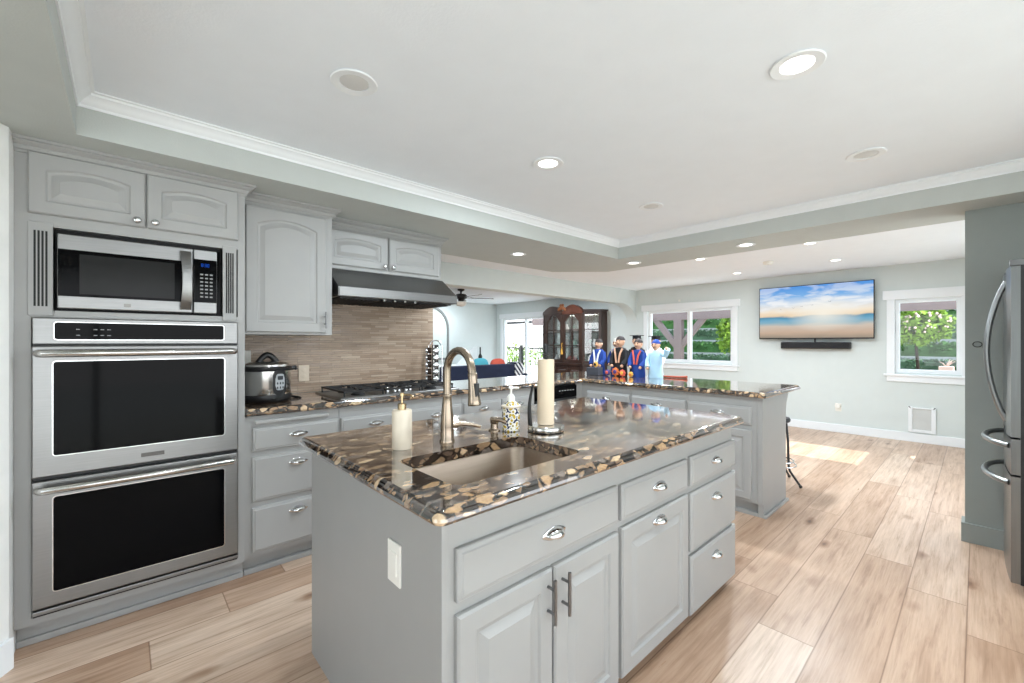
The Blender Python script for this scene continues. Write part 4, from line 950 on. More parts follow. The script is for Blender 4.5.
# bar stool behind the peninsula
bs = thing('bar_stool', (4.50, 1.28, 0), 'bar stool with thin black bent metal legs behind the peninsula end', 'stool')
bx_, by_ = 4.50, 1.28
b = MB(); b.lathe((bx_, by_, 0.555), [(0.10, 0), (0.122, 0.01), (0.126, 0.03), (0.118, 0.045), (0.07, 0.052)], 24); b.build('seat', M['black'], bs, smooth=True, angle=40)
for k in range(4):
    a = math.radians(-105 + 90 * k); c, s_ = math.cos(a), math.sin(a)
    b = MB(); b.tube([(bx_ + c * r, by_ + s_ * r, z) for r, z in ((0.105, 0.558), (0.12, 0.40), (0.125, 0.18), (0.135, 0.13), (0.225, 0.018))], 0.010, 8); b.ball((bx_ + c * 0.228, by_ + s_ * 0.228, 0.014), 0.015, 8, 5); b.build('leg', M['black'], bs, smooth=True)
for z, r in ((0.17, 0.17), (0.205, 0.150)):
    b = MB(); b.tube([(bx_ + r * math.cos(t), by_ + r * math.sin(t), z) for t in [2 * PI * i / 24 for i in range(24)]], 0.006, 8, closed=True); b.build('foot_ring', M['chrome'], bs, smooth=True)

# ------------------------------------------------------------------ recessed lights
LG = 'recessed ceiling lights'
def lamp(x, y, z, lit, label, power=None, r=0.085):
    t = thing('recessed_light', (x, y, z), label, 'ceiling light', LG)
    b = MB(); b.lathe((x, y, z), [(r, -0.0005), (r + 0.004, -0.004), (r, -0.008), (r * 0.66, -0.005), (r * 0.66, -0.0005)], 32, caps=False)
    b.rings([[(x + q * math.cos(2 * PI * k / 32), y + q * math.sin(2 * PI * k / 32), z + h) for k in range(32)] for q, h in ((r, -0.0005), (r * 0.66, -0.0005))], cap0=False, cap1=False)
    b.build('trim_ring', M['white'], t, smooth=True, angle=40)
    b = MB(); b.lathe((x, y, z), [(r * 0.64, -0.001), (r * 0.64, -0.003), (r * 0.5, -0.0045)], 24); b.build('lens', M['lens_on'] if lit else M['lens_off'], t, smooth=True)
    if lit:
        ld = bpy.data.lights.new('lamp', 'AREA'); ld.shape = 'DISK'; ld.size = r * 1.2; ld.energy = power or LAMP_W; ld.color = (0.82, 0.92, 1.0)
        lo_ = bpy.data.objects.new('lamp', ld); COL.objects.link(lo_); lo_.parent = t; lo_.location = (0, 0, -0.012)
    return t
lamp(0.674, 1.665, ZC, False, 'unlit recessed light in the tray ceiling closest to the oven cabinet')
lamp(1.842, 0.451, ZC, True, 'brightly lit recessed light near the top right of the tray ceiling', power=12)
lamp(1.802, 1.666, ZC, True, 'lit recessed light at the middle of the tray ceiling')
lamp(3.003, 0.412, ZC, False, 'unlit recessed light in the tray ceiling toward the refrigerator')
lamp(2.948, 1.667, ZC, False, 'unlit recessed light in the far corner of the tray ceiling')
lamp(0.674, 0.45, ZC, True, 'lit recessed light in the tray ceiling just above the camera', power=10)
lamp(2.82, 3.0, ZS, True, 'lit recessed light in the dropped ceiling right of the hood cabinet', r=0.075)
lamp(4.06, 2.50, ZS, True, 'lit recessed light in the dropped ceiling above the peninsula corner', r=0.075)
lamp(4.03, 1.37, ZS, True, 'lit recessed light in the dropped ceiling above the peninsula end', r=0.075)
lamp(5.28, 2.32, ZC, True, 'lit television-room ceiling light, nearer one on the window side', power=30, r=0.075)
lamp(5.27, 1.175, ZC, True, 'lit television-room ceiling light, nearer one toward the stub wall', power=30, r=0.075)
lamp(6.76, 2.42, ZC, True, 'lit television-room ceiling light, far one on the window side', power=3, r=0.075)
lamp(6.60, 1.20, ZC, True, 'lit television-room ceiling light, far one above the television', power=3, r=0.075)
lamp(5.72, 8.2, ZC, True, 'lit family-room ceiling light beyond the ceiling fan', r=0.075)
lamp(3.2, 6.2, ZC, True, 'lit family-room ceiling light hidden behind the hood cabinet', power=40, r=0.075)
lamp(6.3, 5.6, ZC, True, 'lit family-room ceiling light over the hutch side', power=30, r=0.075)

# ------------------------------------------------------------------ ceiling fan
fnx, fny = 4.84, 6.77
cf = thing('ceiling_fan', (fnx, fny, ZC), 'dark bronze ceiling fan with glass bowl light in the family room', 'ceiling fan')
bz = mat('dark_bronze', (38, 32, 30), 0.4, 0.4)
b = MB(); b.lathe((fnx, fny, ZC), [(0.07, 0), (0.065, -0.03), (0.02, -0.05), (0.015, -0.09), (0.09, -0.10), (0.12, -0.13), (0.115, -0.18), (0.06, -0.20), (0.05, -0.24)], 24); b.build('motor_housing', bz, cf, smooth=True, angle=40)
b = MB(); b.lathe((fnx, fny, ZC - 0.24), [(0.05, 0), (0.105, -0.01), (0.11, -0.04), (0.08, -0.085), (0.02, -0.10)], 24); b.build('light_bowl', M['frost'], cf, smooth=True, angle=60)
for k in range(5):
    a = math.radians(-22 + 72 * k); c, s_ = math.cos(a), math.sin(a); T = FR((fnx, fny, 0), (c, s_, 0), (-s_, c, 0))
    b = MB(T); zb = ZC - 0.165
    b.rings([[(r, w, zb + 0.012 * sgn + h) for w, sgn, h in ((-hw, -1, -0.003), (hw, 1, -0.003), (hw, 1, 0.003), (-hw, -1, 0.003))] for r, hw in ((0.20, 0.045), (0.26, 0.058), (0.60, 0.068), (0.645, 0.055), (0.66, 0.03))]); bl = b.build('blade', mat('blade_wood', (92, 88, 84), 0.4) if k == 0 else bpy.data.materials['blade_wood'], cf)
    b = MB(T); b.box(0.08, 0.24, -0.015, 0.015, zb - 0.006, zb - 0.001); b.build('blade_arm', bz, bl)

# ------------------------------------------------------------------ hutch
HX = 7.08
TK = FR((HX, 0, 0), (0, 1, 0), (-1, 0, 0))
HY0, HY1 = 5.57, 6.66                      # straight front; the corners are canted back from there
def hpoly(o, yb=0.0): return [(HY0 - o * 0.4, o), (HY1 + o * 0.4, o), (HY1 + 0.27 + o, -0.28), (HY1 + 0.27 + o, -0.495), (HY0 - 0.27 - o, -0.495), (HY0 - 0.27 - o, -0.28)]
hu = thing('china_hutch', (7.33, 6.1, 0), 'dark carved wooden china hutch with arched glass doors against the far wall', 'hutch')
def hprism(b, o, z0, z1): b.rings([[(y, d, z) for y, d in hpoly(o)] for z in (z0, z1)])
b = MB(TK); hprism(b, 0.02, 0.0, 0.10); hprism(b, 0.0, 0.10, 0.80); hprism(b, 0.03, 0.80, 0.845); b.build('buffet_base', M['wood_dark'], hu)
for y0 in (5.59, 5.95, 6.31): door_mesh(TK, y0, y0 + 0.33, 0.14, 0.77, fr=0.05).build('cabinet_door', M['wood_dark'], hu, smooth=True, angle=20)
b = MB(TK); b.box(HY0 - 0.27, HY1 + 0.27, -0.495, -0.475, 0.845, 1.93)
for y in (HY0 - 0.27, HY1 + 0.245): b.box(y, y + 0.025, -0.475, -0.28, 0.845, 1.93)
hprism(b, -0.005, 1.93, 1.955)
for z in (1.18, 1.52): hprism(b, -0.03, z, z + 0.010)
b.build('display_case', M['wood_dark'], hu)
b = MB(TK); hprism(b, 0.03, 1.955, 1.985); b.build('cornice', M['wood_dark'], hu)
def hump(b, y0, y1, zb, zt, d0, d1):
    p = [(y0, zb), (y1, zb)] + [(y1 + (y0 - y1) * i / 14, zb + 0.045 + (zt - zb - 0.045) * math.sin(PI * i / 14) ** 0.8) for i in range(15)]
    b.rings([[(y, d, z) for y, z in p] for d in (d0, d1)])
cm_ = mat('reddish_crest_wood', (84, 46, 32), 0.3, var=0.3, scale=6)
b = MB(TK); hump(b, 5.55, 6.10, 1.90, 2.10, -0.06, 0.035); b.build('crest', cm_, hu, smooth=True, angle=30)
b = MB(TK); hump(b, 6.11, 6.68, 1.90, 2.09, -0.06, 0.034); b.build('crest', M['wood_dark'], hu, smooth=True, angle=30)
b = MB(TK)
for dy, dz, r in ((0, 0, 0.055), (0.06, -0.02, 0.04), (-0.06, -0.02, 0.04), (0.03, 0.045, 0.035), (-0.03, 0.045, 0.035), (0.09, -0.05, 0.03), (-0.09, -0.05, 0.03)): b.ball((6.105 + dy, 0.04, 2.05 + dz), (r, r * 0.6, r), 10, 6)
b.build('carved_shell', M['wood_gold'], hu, smooth=True)
def hutch_door(y0, y1):
    K = 16
    def ring(ins, d, zb, zt, rise):
        r = [(y0 + ins, d, zb), (y1 - ins, d, zb)]
        for i in range(K + 1):
            s = i / K; r.append((y1 - ins + (y0 - y1 + 2 * ins) * s, d, zt - rise * (1 - math.sin(PI * s) ** 1.2)))
        return r
    b = MB(TK); o1, o2 = ring(0, -0.02, 0.85, 1.95, 0.03), ring(0, 0.012, 0.85, 1.95, 0.03); i2, i1 = ring(0.062, 0.012, 0.92, 1.90, 0.17), ring(0.062, -0.02, 0.92, 1.90, 0.17)
    b.rings([o1, o2, i2, i1], closed=True); d = b.build('glass_door', M['wood_dark'], hu, smooth=True, angle=30)
    b = MB(TK); yc = (y0 + y1) / 2
    b.box(yc - 0.010, yc + 0.010, -0.012, 0.004, 0.93, 1.88)
    for z in (1.22, 1.55): b.box(y0 + 0.064, y1 - 0.064, -0.012, 0.004, z, z + 0.016)
    b.build('muntin', M['wood_dark'], d)
    b = MB(TK); b.rings([ring(0.061, -0.016, 0.921, 1.899, 0.17), ring(0.061, -0.013, 0.921, 1.899, 0.17)]); b.build('door_glass', M['cabglass'], d)
hutch_door(5.60, 6.105); hutch_door(6.115, 6.64)
b = MB(TK); b.box(5.565, 5.598, -0.03, 0.02, 0.845, 1.955, bev=0.004); b.build('pilaster', M['wood_dark'], hu)
b = MB(TK); b.box(6.642, 6.675, -0.03, 0.02, 0.845, 1.955, bev=0.004); b.build('pilaster', M['wood_dark'], hu)
for (ya, yb_) in ((HY0 - 0.27, HY0), (HY1 + 0.27, HY1)):
    Lc = math.hypot(0.27, 0.28); u_ = Vector((-0.28, yb_ - ya, 0)) / Lc
    n_ = Vector((-(abs(yb_ - ya)), -0.28 if yb_ > ya else 0.28, 0)) / Lc
    TC = FR((HX + 0.28, ya, 0), u_, n_)
    b = MB(TC); b.rings([[(y, d, z) for y, z in ((i, 0.85 + i), (Lc - i, 0.85 + i), (Lc - i, 1.93 - i), (i, 1.93 - i))] for i, d in ((0, -0.02), (0, 0.004), (0.05, 0.004), (0.05, -0.02))], closed=True)
    wd = b.build('side_door', M['wood_dark'], hu)
    b = MB(TC); b.box(0.05, Lc - 0.05, -0.014, -0.011, 0.90, 1.88); b.build('door_glass', M['cabglass'], wd)
    b = MB(TC); b.box(0.05, Lc - 0.05, -0.010, 0.002, 1.56, 1.575); b.build('muntin', M['wood_dark'], wd)
b = MB(TK); b.box(HY0 - 0.24, HY1 + 0.24, -0.474, -0.470, 0.85, 1.92); b.build('mirror_back', mat('mirror_back', (206, 214, 212), 0.12, 0.85), hu)
b = MB(TK); b.tube([(6.11, 0.018, 1.28), (6.11, 0.035, 1.25), (6.11, 0.035, 1.20), (6.11, 0.018, 1.17)], 0.006, 8); b.lathe((6.11, 0.03, 1.02), [(0.010, 0), (0.028, 0.02), (0.02, 0.10), (0.006, 0.15)], 12); b.build('tassel_pull', M['gold'], hu, smooth=True)
hl = bpy.data.lights.new('hutch_fill', 'AREA'); hl.shape = 'RECTANGLE'; hl.size = 0.9; hl.size_y = 0.08; hl.energy = 5; hl.color = (1, 0.96, 0.9)  # added fill light that brightens the hutch interior, no fixture modelled
ho = bpy.data.objects.new('hutch_fill', hl); COL.objects.link(ho); ho.parent = hu; ho.location = (7.28 - 7.33, 0.0, 1.925); ho.rotation_euler = (0, 0, PI / 2)
# dishes in the hutch
rnd = random.Random(3)
prof = {'plate': [(0.03, 0), (0.05, 0.004), (0.085, 0.012), (0.088, 0.014), (0.05, 0.010), (0.02, 0.008)], 'vase': [(0.03, 0), (0.045, 0.03), (0.05, 0.08), (0.022, 0.14), (0.03, 0.17)], 'bowl': [(0.03, 0), (0.06, 0.02), (0.075, 0.06), (0.07, 0.06), (0.055, 0.022)], 'goblet': [(0.03, 0), (0.006, 0.006), (0.006, 0.07), (0.03, 0.10), (0.034, 0.16), (0.03, 0.16), (0.02, 0.105)]}
shelf_names = {0.846: 'bottom shelf', 1.192: 'middle shelf', 1.532: 'top shelf'}
for zi, z in enumerate((0.846, 1.192, 1.532)):
    for yi, y in enumerate((5.45, 5.56, 5.70, 5.83, 5.97, 6.21, 6.36, 6.51)):
        kd = ('vase', 'goblet', 'bowl', 'vase', 'goblet', 'plate', 'bowl', 'vase')[(yi + zi * 3) % 8]
        m_ = (M['porcelain'], M['porcelain'], mat('pale_green_glass', (150, 184, 170), 0.15) if 'pale_green_glass' not in bpy.data.materials else bpy.data.materials['pale_green_glass'])[(yi + zi) % 3]
        where = 'behind the canted right glass' if y < 5.6 else ('behind the right arched door' if y < 6.1 else 'behind the left arched door')
        o = (HX + 0.26, y, z)
        b = MB(); b.lathe(o, prof[kd], 16); ob = b.build('display_' + kd, m_, at=o, smooth=True, angle=50)
        tag(ob, '%s %s on the %s of the hutch %s' % ('green' if m_.name.startswith('pale') else 'white', kd, shelf_names[z], where), kd, 'dishes displayed in the hutch')

# ------------------------------------------------------------------ dolls in caps and gowns on the peninsula
def doll(x, y, h, gown, hair, label, cap=None, arm=0.0, face=-1, sash=None, z=ZT + 0.0005):
    t = thing('doll', (x, y, z), label, 'doll', 'dolls in graduation gowns on the peninsula')
    T = FR((x, y, z), (0, 1, 0), (-1, 0, 0)); k = h / 0.42
    b = MB(T)
    rs = []
    for w, dd, zz in ((0.078, 0.058, 0), (0.082, 0.060, 0.02), (0.070, 0.052, 0.14), (0.073, 0.048, 0.22), (0.078, 0.042, 0.27), (0.060, 0.035, 0.295), (0.022, 0.022, 0.305)):
        rs.append([(w * k * math.cos(2 * PI * i / 20), dd * k * math.sin(2 * PI * i / 20), zz * k) for i in range(20)])
    b.rings(rs)
    for s_ in (-1, 1):
        up = arm if s_ < 0 else 0.0
        b.tube([(s_ * 0.066 * k, 0, 0.265 * k), (s_ * (0.092 + 0.03 * up) * k, 0.015 * k, (0.19 + 0.06 * up) * k), (s_ * (0.070 + 0.09 * up) * k, 0.050 * k, (0.12 + 0.20 * up) * k)], [0.026 * k, 0.027 * k, 0.032 * k], 10)
    b.build('gown', gown, t, smooth=True, angle=50)
    b = MB(T); b.cyl((0, 0, 0.298 * k), (0, 0, 0.33 * k), 0.018 * k, seg=10); b.ball((0, 0, 0.365 * k), (0.046 * k, 0.046 * k, 0.054 * k), 16, 10); b.ball((0, 0.046 * k, 0.358 * k), (0.008 * k, 0.010 * k, 0.010 * k), 8, 5)
    for s_ in (-1, 1):
        b.ball((s_ * 0.046 * k, 0, 0.362 * k), (0.008 * k, 0.010 * k, 0.014 * k), 8, 5)
    hd = b.build('head', M['skin'], t, smooth=True, angle=60)
    for s_ in (-1, 1):
        up = arm if s_ < 0 else 0.0
        b = MB(T); b.ball((s_ * (0.062 + 0.10 * up) * k, 0.068 * k, (0.108 + 0.22 * up) * k), 0.017 * k, 10, 6); b.build('hand', M['skin'], t, smooth=True)
    b = MB(T)
    for s_ in (-1, 1): b.ball((s_ * 0.017 * k, 0.042 * k, 0.374 * k), 0.006 * k, 8, 5)
    b.tube([(-0.014 * k, 0.042 * k, 0.341 * k), (0, 0.044 * k, 0.337 * k), (0.014 * k, 0.042 * k, 0.341 * k)], 0.0025 * k, 6); b.build('face_features', M['hair'], hd, smooth=True)
    b = MB(T); rs = []
    for i in range(8):
        ph_ = 0.12 + (PI / 2 - 0.14) * i / 7; rs.append([(0.051 * k * math.cos(ph_) * math.cos(q), -0.006 * k + 0.050 * k * math.cos(ph_) * math.sin(q), 0.372 * k + 0.056 * k * math.sin(ph_)) for q in [2 * PI * j / 18 for j in range(18)]])
    b.rings(rs); b.build('hair', hair, t, smooth=True, angle=60)
    if cap:
        b = MB(T); zc = 0.418 * k; b.lathe((0, 0, zc - 0.02 * k), [(0.046 * k, 0), (0.044 * k, 0.022 * k)], 16)
        r = 0.075 * k; a0 = 0.35
        b.rings([[(r * math.cos(a0 + PI / 2 * i), r * math.sin(a0 + PI / 2 * i), zc + dz) for i in range(4)] for dz in (0.0, 0.007 * k)]); b.build('mortarboard', cap, t)
    if sash:
        b = MB(T)
        for s_ in (-1, 1): b.tube([(s_ * 0.05 * k, 0.036 * k, 0.292 * k), (s_ * 0.03 * k, 0.052 * k, 0.24 * k), (s_ * 0.014 * k, 0.060 * k, 0.14 * k)], [0.010 * k] * 3, 8)
        b.build('stole', sash, t, smooth=True)
    return t
doll(4.01, 2.92, 0.40, M['blue'], M['hair'], 'doll in a royal blue gown at the left end beside the hutch', sash=M['white'])
doll(4.235, 2.83, 0.41, M['blue'], M['greyhair'], 'grey-haired doll in a blue gown, second from the left', sash=M['greyhair'])
doll(4.02, 2.64, 0.43, M['blackcloth'], M['hair'], 'doll in a black gown with an open pale collar', sash=M['skin'])
doll(4.245, 2.575, 0.44, M['blackcloth'], M['hair'], 'doll in a black mortarboard standing behind the black gowned doll', cap=M['blackcloth'])
doll(4.02, 2.42, 0.40, M['blue'], M['hair'], 'doll in a blue gown with red stole right of the black gown', sash=M['coral'])
doll(4.245, 2.345, 0.43, M['white'], M['hair'], 'dark-haired doll in white standing in the back row at right', cap=M['blackcloth'])
doll(4.02, 2.22, 0.39, M['paleblue'], M['blue'], 'doll in a pale blue gown with raised arm at the right end', arm=1.0)
# small ribbon rosettes and a box in front of the dolls
b = MB(); b.box(3.86, 3.95, 2.82, 2.98, ZT + 0.0005, ZT + 0.085, bev=0.004); tag(b.build('gift_box', mat('charcoal_card', (62, 64, 72), 0.7), at=(3.905, 2.90, ZT)), 'charcoal grey box in front of the leftmost blue doll', 'box')
def rosette(x, y, z, r, m1, m2, label):
    t = thing('rosette', (x, y, z), label, 'ribbon rosette', 'ribbon rosettes before the dolls')
    b = MB(); n = 10
    rs = [[(x - h, y + q * (1 + 0.12 * math.cos(8 * 2 * PI * k / 40)) * math.cos(2 * PI * k / 40), z + r + q * (1 + 0.12 * math.cos(8 * 2 * PI * k / 40)) * math.sin(2 * PI * k / 40)) for k in range(40)] for q, h in ((r * 0.3, 0), (r * 0.87, 0), (r * 0.87, 0.012), (r * 0.3, 0.02))]
    b.rings(rs); b.build('ruffle', m1, t)
    b = MB(); b.lathe((x - 0.02, y, z + r), [(r * 0.45, 0), (r * 0.45, -0.004), (r * 0.3, -0.008)], 16, 'x'); b.build('centre_disc', m2, t)
rosette(3.905, 2.88, ZT + 0.086, 0.034, M['gold'], M['blackcloth'], 'gold ring rosette standing on the charcoal box')
rosette(3.93, 2.74, ZT + 0.0005, 0.036, M['purple'], M['coral'], 'purple rosette right of the charcoal box')
rosette(3.94, 2.645, ZT + 0.0005, 0.048, M['orange'], M['purple'], 'large orange rosette before the black gowned doll')
rosette(3.92, 2.545, ZT + 0.0005, 0.040, M['coral'], M['gold'], 'coral rosette with gold centre between orange and small gold ones')
rosette(3.93, 2.45, ZT + 0.0005, 0.030, M['gold'], M['orange'], 'small gold rosette in front of the red stole doll')
b = MB(); b.tube([(4.16, 2.26, ZT + 0.012), (4.17, 2.16, ZT + 0.012), (4.18, 2.05, ZT + 0.013), (4.185, 1.97, ZT + 0.016)], [0.008, 0.010, 0.011, 0.015], 10); tag(b.build('baton', M['cord'], at=(4.08, 2.2, ZT), smooth=True), 'red-brown wooden stick lying on the peninsula by the pale blue doll', 'stick')

# ------------------------------------------------------------------ family room seating
so = thing('sofa', (5.4, 6.9, 0), 'navy blue sofa seen from behind in the family room', 'sofa')
b = MB(); b.box(4.35, 6.35, 6.60, 6.80, 0.12, 0.84, bev=0.04); b.build('sofa_back', M['navy'], so, smooth=True, angle=40)
b = MB(); b.box(4.35, 6.35, 6.80, 7.50, 0.12, 0.44, bev=0.03); b.build('seat_base', M['navy'], so, smooth=True, angle=40)
for x0 in (4.17, 6.352): b = MB(); b.box(x0, x0 + 0.178, 6.62, 7.52, 0.12, 0.62, bev=0.04); b.build('armrest', M['navy'], so, smooth=True, angle=40)
for x in (4.3, 6.4):
    for y in (6.68, 7.42): b = MB(); b.cyl((x, y, 0), (x, y, 0.13), 0.025, seg=10); b.build('foot', M['wood_dark'], so, smooth=True)
def pillow(x, y, z, w, h, d, m, label, name='throw_pillow'):
    b = MB(); n = 10
    rs = []
    for i in range(n + 1):
        s = -1 + 2 * i / n
        ring = []
        for k in range(24):
            a = 2 * PI * k / 24; c, q = math.cos(a), math.sin(a)
            sup = (abs(c) ** 3 + abs(q) ** 3) ** (-1 / 3); e = math.sqrt(max(0.02, 1 - s * s)) ** 0.5
            ring.append((x + w / 2 * c * sup * e, y + d / 2 * s, z + h / 2 + h / 2 * q * sup * e))
        rs.append(ring)
    b.rings(rs); return tag(b.build(name, m, at=(x, y, z), smooth=True, angle=60), label, 'pillow')
pillow(5.40, 6.88, 0.55, 0.42, 0.42, 0.15, M['teal'], 'light teal throw pillow standing above the sofa back')
pillow(5.87, 6.88, 0.55, 0.40, 0.40, 0.15, M['coral'], 'coral red throw pillow beside the teal one on the sofa')
b = MB(); b.box(6.10, 6.34, 6.575, 6.598, 0.40, 0.87, bev=0.006); b.box(6.10, 6.34, 6.575, 6.83, 0.842, 0.87, bev=0.006); tag(b.build('throw_blanket', M['stripe'], at=(6.18, 6.6, 0.4)), 'navy and white striped throw hung over the right end of the sofa', 'blanket')
cs = thing('console_table', (5.9, 8.6, 0), 'white console table against the family room wall behind the sofa', 'table')
b = MB(); b.box(5.0, 7.0, 8.40, 8.85, 0.70, 0.74, bev=0.006); b.build('table_top', M['white'], cs)
for x in (5.04, 6.92):
    for y in (8.43, 8.78): b = MB(); b.box(x, x + 0.05, y, y + 0.05, 0, 0.70); b.build('leg', M['white'], cs)
b = MB(); b.lathe((6.75, 8.6, 0.7405), [(0.05, 0), (0.05, 0.20), (0.02, 0.26), (0.018, 0.42), (0.02, 0.43)], 16); tag(b.build('bottle', M['black'], at=(6.75, 8.6, 0.74), smooth=True, angle=40), 'tall dark bottle on the white console table', 'bottle')
b = MB(); b.prism([(6.05, 0.741), (6.68, 0.741), (6.68, 1.20), (6.60, 1.18), (6.45, 1.08), (6.28, 0.95), (6.12, 0.82)], 'xz', 8.64, 8.67); tag(b.build('sail_sculpture', M['porcelain'], at=(6.4, 8.65, 0.741)), 'white sail-shaped sculpture beside the dark bottle', 'sculpture')
ps = thing('table_lamp', (5.15, 8.6, 0.7405), 'small white table lamp at the near end of the console', 'lamp')
b = MB(); b.lathe((5.15, 8.6, 0.7405), [(0.06, 0), (0.06, 0.015), (0.02, 0.03), (0.02, 0.2)], 16); b.build('lamp_base', M['porcelain'], ps, smooth=True, angle=40)
b = MB(); b.lathe((5.15, 8.6, 0.92), [(0.12, 0), (0.08, 0.18)], 20); b.build('lamp_shade', M['outlet'], ps, smooth=True, angle=60)

# ------------------------------------------------------------------ outside
b = MB(); b.box(7.75, 40, -14, 40, -0.35, -0.12); struct(b.build('floor_patio', M['concrete']))
b = MB(); b.box(-12, 40, -14, -1.25, -0.36, -0.13); b.box(-12, -2.2, -1.25, 20, -0.36, -0.13); struct(b.build('floor_yard', M['concrete']))
b = MB(); b.box(-2.2, 4.0, -4.1, -1.25, 2.22, 2.30); b.box(4.20, 5.66, -2.9, -0.56, 1.79, 1.83); struct(b.build('added_sun_shades', M['white']))  # unseen roof and awning added to keep sun out of the openings
def leaves(b, box, n, s0, s1, rnd):
    x0, x1, y0, y1, z0, z1 = box
    for _ in range(n):
        p = Vector((rnd.uniform(x0, x1), rnd.uniform(y0, y1), z0 + (z1 - z0) * rnd.random()))
        a = Vector((rnd.gauss(0, 1), rnd.gauss(0, 1), rnd.gauss(0, 1))).normalized(); c = a.cross(Vector((rnd.gauss(0, 1), rnd.gauss(0, 1), rnd.gauss(0, 1)))).normalized()
        s = rnd.uniform(s0, s1); b.f([b.v(tuple(p + q)) for q in (a * s, c * s * 0.5, a * -s, c * s * -0.5)])
rl = random.Random(11)
names = ['lowest', 'second lowest', 'third', 'fourth', 'fifth', 'sixth', 'seventh', 'topmost']
for i in range(8):
    x = 10.6 + i * 0.5; z = -0.1 + i * 0.36
    b = MB(); b.box(x, x + 0.5, -6, 9.9, -0.12, z + 0.02); tag(b.build('garden_terrace', M['terrace'], at=(x, 3, -0.12)), '%s pale garden terrace wall on the slope outside the windows' % names[i], 'terrace wall', 'garden terrace walls')
    b = MB(); leaves(b, (x + 0.09, x + 0.40, -5, 9.5, z + 0.10, z + 0.33), 6500, 0.03, 0.065, rl)
    b.box(x + 0.12, x + 0.40, -5, 9.5, z + 0.021, z + 0.27)
    tag(b.build('hedge_row', M['leaf1'] if i % 2 else M['leaf3'], at=(x, 3, z)), '%s green hedge row on the garden slope outside the windows' % names[i], 'hedge', 'hedge rows on the slope', 'stuff')
def bush(name, c, r, n, m, label, trunk=True, mb_=None, s=(0.04, 0.08), flowers=0):
    t = thing(name, (c[0], c[1], c[3]), label, 'bush' if 'bush' in name else 'tree', 'garden bushes')
    b = MB()
    for _ in range(n):
        while True:
            q = Vector((rl.uniform(-1, 1), rl.uniform(-1, 1), rl.uniform(-1, 1)))
            if 0.35 < q.length < 1: break
        p = Vector((c[0] + q.x * r[0], c[1] + q.y * r[1], c[2] + q.z * r[2])); a = Vector((rl.gauss(0, 1), rl.gauss(0, 1), rl.gauss(0, 1))).normalized(); d = a.cross(Vector((rl.gauss(0, 1), rl.gauss(0, 1), rl.gauss(0, 1)))).normalized(); k = rl.uniform(*s)
        b.f([b.v(tuple(p + o)) for o in (a * k, d * k * 0.5, a * -k, d * k * -0.5)])
    b.build('foliage', m, t)
    if flowers:
        b = MB()
        for _ in range(flowers):
            q = Vector((rl.uniform(-1, 1), rl.uniform(-1, 1), rl.uniform(-1, 1))).normalized(); p = (c[0] - 0.12 + q.x * r[0] * 0.8, c[1] - 0.15 + q.y * r[1] * 0.6, c[2] + 0.05 + q.z * r[2] * 0.5)
            b.ball(p, rl.uniform(0.012, 0.026), 6, 4)
        b.build('blossoms', M['blossom'], t)
    b = MB(); b.tube([(c[0], c[1], c[3]), (c[0] + 0.05, c[1] - 0.05, (c[2] + c[3]) / 2), (c[0], c[1], c[2])], [0.03, 0.025, 0.015], 8); b.build('trunk', M['trunk'], t, smooth=True)
bush('garden_bush', (9.9, 3.55, 1.45, -0.12), (0.35, 0.42, 0.50), 900, M['leaf2'], 'yellow-green bush outside the right pane of the wide window', s=(0.04, 0.08))
bush('flowering_bush', (10.15, 0.74, 1.58, -0.12), (0.30, 0.52, 0.34), 1100, M['leaf2'], 'green flowering bush with pale blossoms in the window right of the television', flowers=70)
bush('garden_tree', (16.2, 9.6, 2.6, -0.12), (1.1, 1.8, 1.2), 1500, M['leaf1'], 'dark green tree above the slope in the left pane of the wide window', s=(0.07, 0.15))
# patio post and beam
pg = thing('patio_cover', (9.3, 4.6, -0.12), 'mauve wooden patio post with two braces under a long beam', 'patio cover')
b = MB(); b.box(9.23, 9.37, -3, 9.2, 1.80, 2.10); b.build('beam', M['pergola'], pg)
PYc = 4.57
b = MB(); b.box(9.23, 9.37, PYc - 0.09, PYc + 0.09, -0.12, 1.80); b.build('post', M['pergola'], pg)
for s_ in (-1, 1):
    b = MB(); b.prism([(PYc + s_ * 0.09, 1.16), (PYc + s_ * 0.09, 1.34), (PYc + s_ * 0.46, 1.80), (PYc + s_ * 0.62, 1.80)], 'yz', 9.25, 9.35); b.build('brace', M['pergola'], pg)
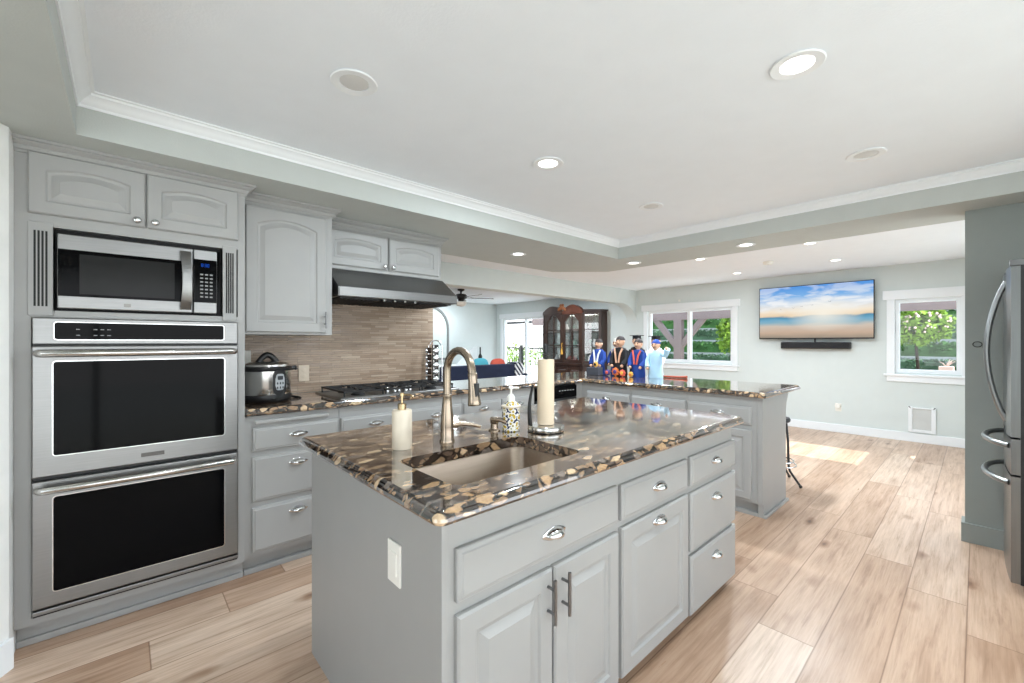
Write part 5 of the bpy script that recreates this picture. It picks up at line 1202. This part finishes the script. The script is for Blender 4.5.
# window box planter
wp = thing('planter', (7.74, 0.25, 0.90), 'small pink clay planter outside the window right of the television', 'planter')
b = MB(); b.box(7.78, 7.92, 0.20, 0.34, 0.90, 0.985, bev=0.006); b.build('pot', M['terracotta'], wp)
b = MB()
for k in range(9): a = rl.uniform(-0.9, 0.9); b.tube([(7.85, 0.27, 0.98), (7.85 + rl.uniform(-0.03, 0.03), 0.27 + 0.05 * a, 1.02), (7.85 + rl.uniform(-0.05, 0.05), 0.27 + 0.11 * a, 1.03 + 0.05 * rl.random())], [0.006, 0.005, 0.002], 6)
b.build('succulent', M['blossom'], wp)
b = MB(); b.box(7.752, 7.98, 0.12, 0.75, 0.86, 0.899); tag(b.build('window_ledge', M['concrete'], at=(7.85, 0.43, 0.86)), 'pale ledge outside the window carrying the clay planter', 'ledge')
# metal fence and frame beyond the sliding door
fe = thing('metal_fence', (9.6, 9.5, -0.12), 'black iron railing fence beyond the family room sliding door', 'fence')
b = MB()
for z in (0.0, 1.08): b.box(9.58, 9.62, 7.6, 14.0, z, z + 0.05)
b.build('rail', M['black'], fe)
for k in range(58): b = MB(); b.cyl((9.6, 7.65 + 0.11 * k, -0.12), (9.6, 7.65 + 0.11 * k, 1.10), 0.010, seg=6); b.build('baluster', M['black'], fe)
b = MB(); b.box(9.56, 9.64, 10.02, 10.12, -0.12, 1.20); b.build('fence_post', M['black'], fe)
pf = thing('metal_arbor', (11.6, 12.8, -0.12), 'dark steel arbor frame in the yard behind the iron fence', 'arbor')
b = MB()
for y in (10.9, 14.0): b.box(11.55, 11.65, y - 0.05, y + 0.05, -0.12, 2.1)
b.build('post', M['iron'], pf)
b = MB(); b.box(11.55, 11.65, 10.8, 14.1, 2.02, 2.12); b.box(11.55, 11.65, 10.8, 14.1, 1.55, 1.59); b.build('crossbar', M['iron'], pf)
for i, (x, y, r) in enumerate(((13.5, 12.2, 1.0), (13.5, 14.4, 1.0), (13.5, 16.6, 1.0))):
    bush('garden_bush', (x, y, 0.65, -0.12), (0.8, r, 0.6), 900, M['leaf2'], ('green bush behind the iron fence at the right of the sliding door', 'green bush behind the iron fence at the centre of the sliding door', 'green bush behind the iron fence at the left of the sliding door')[i])
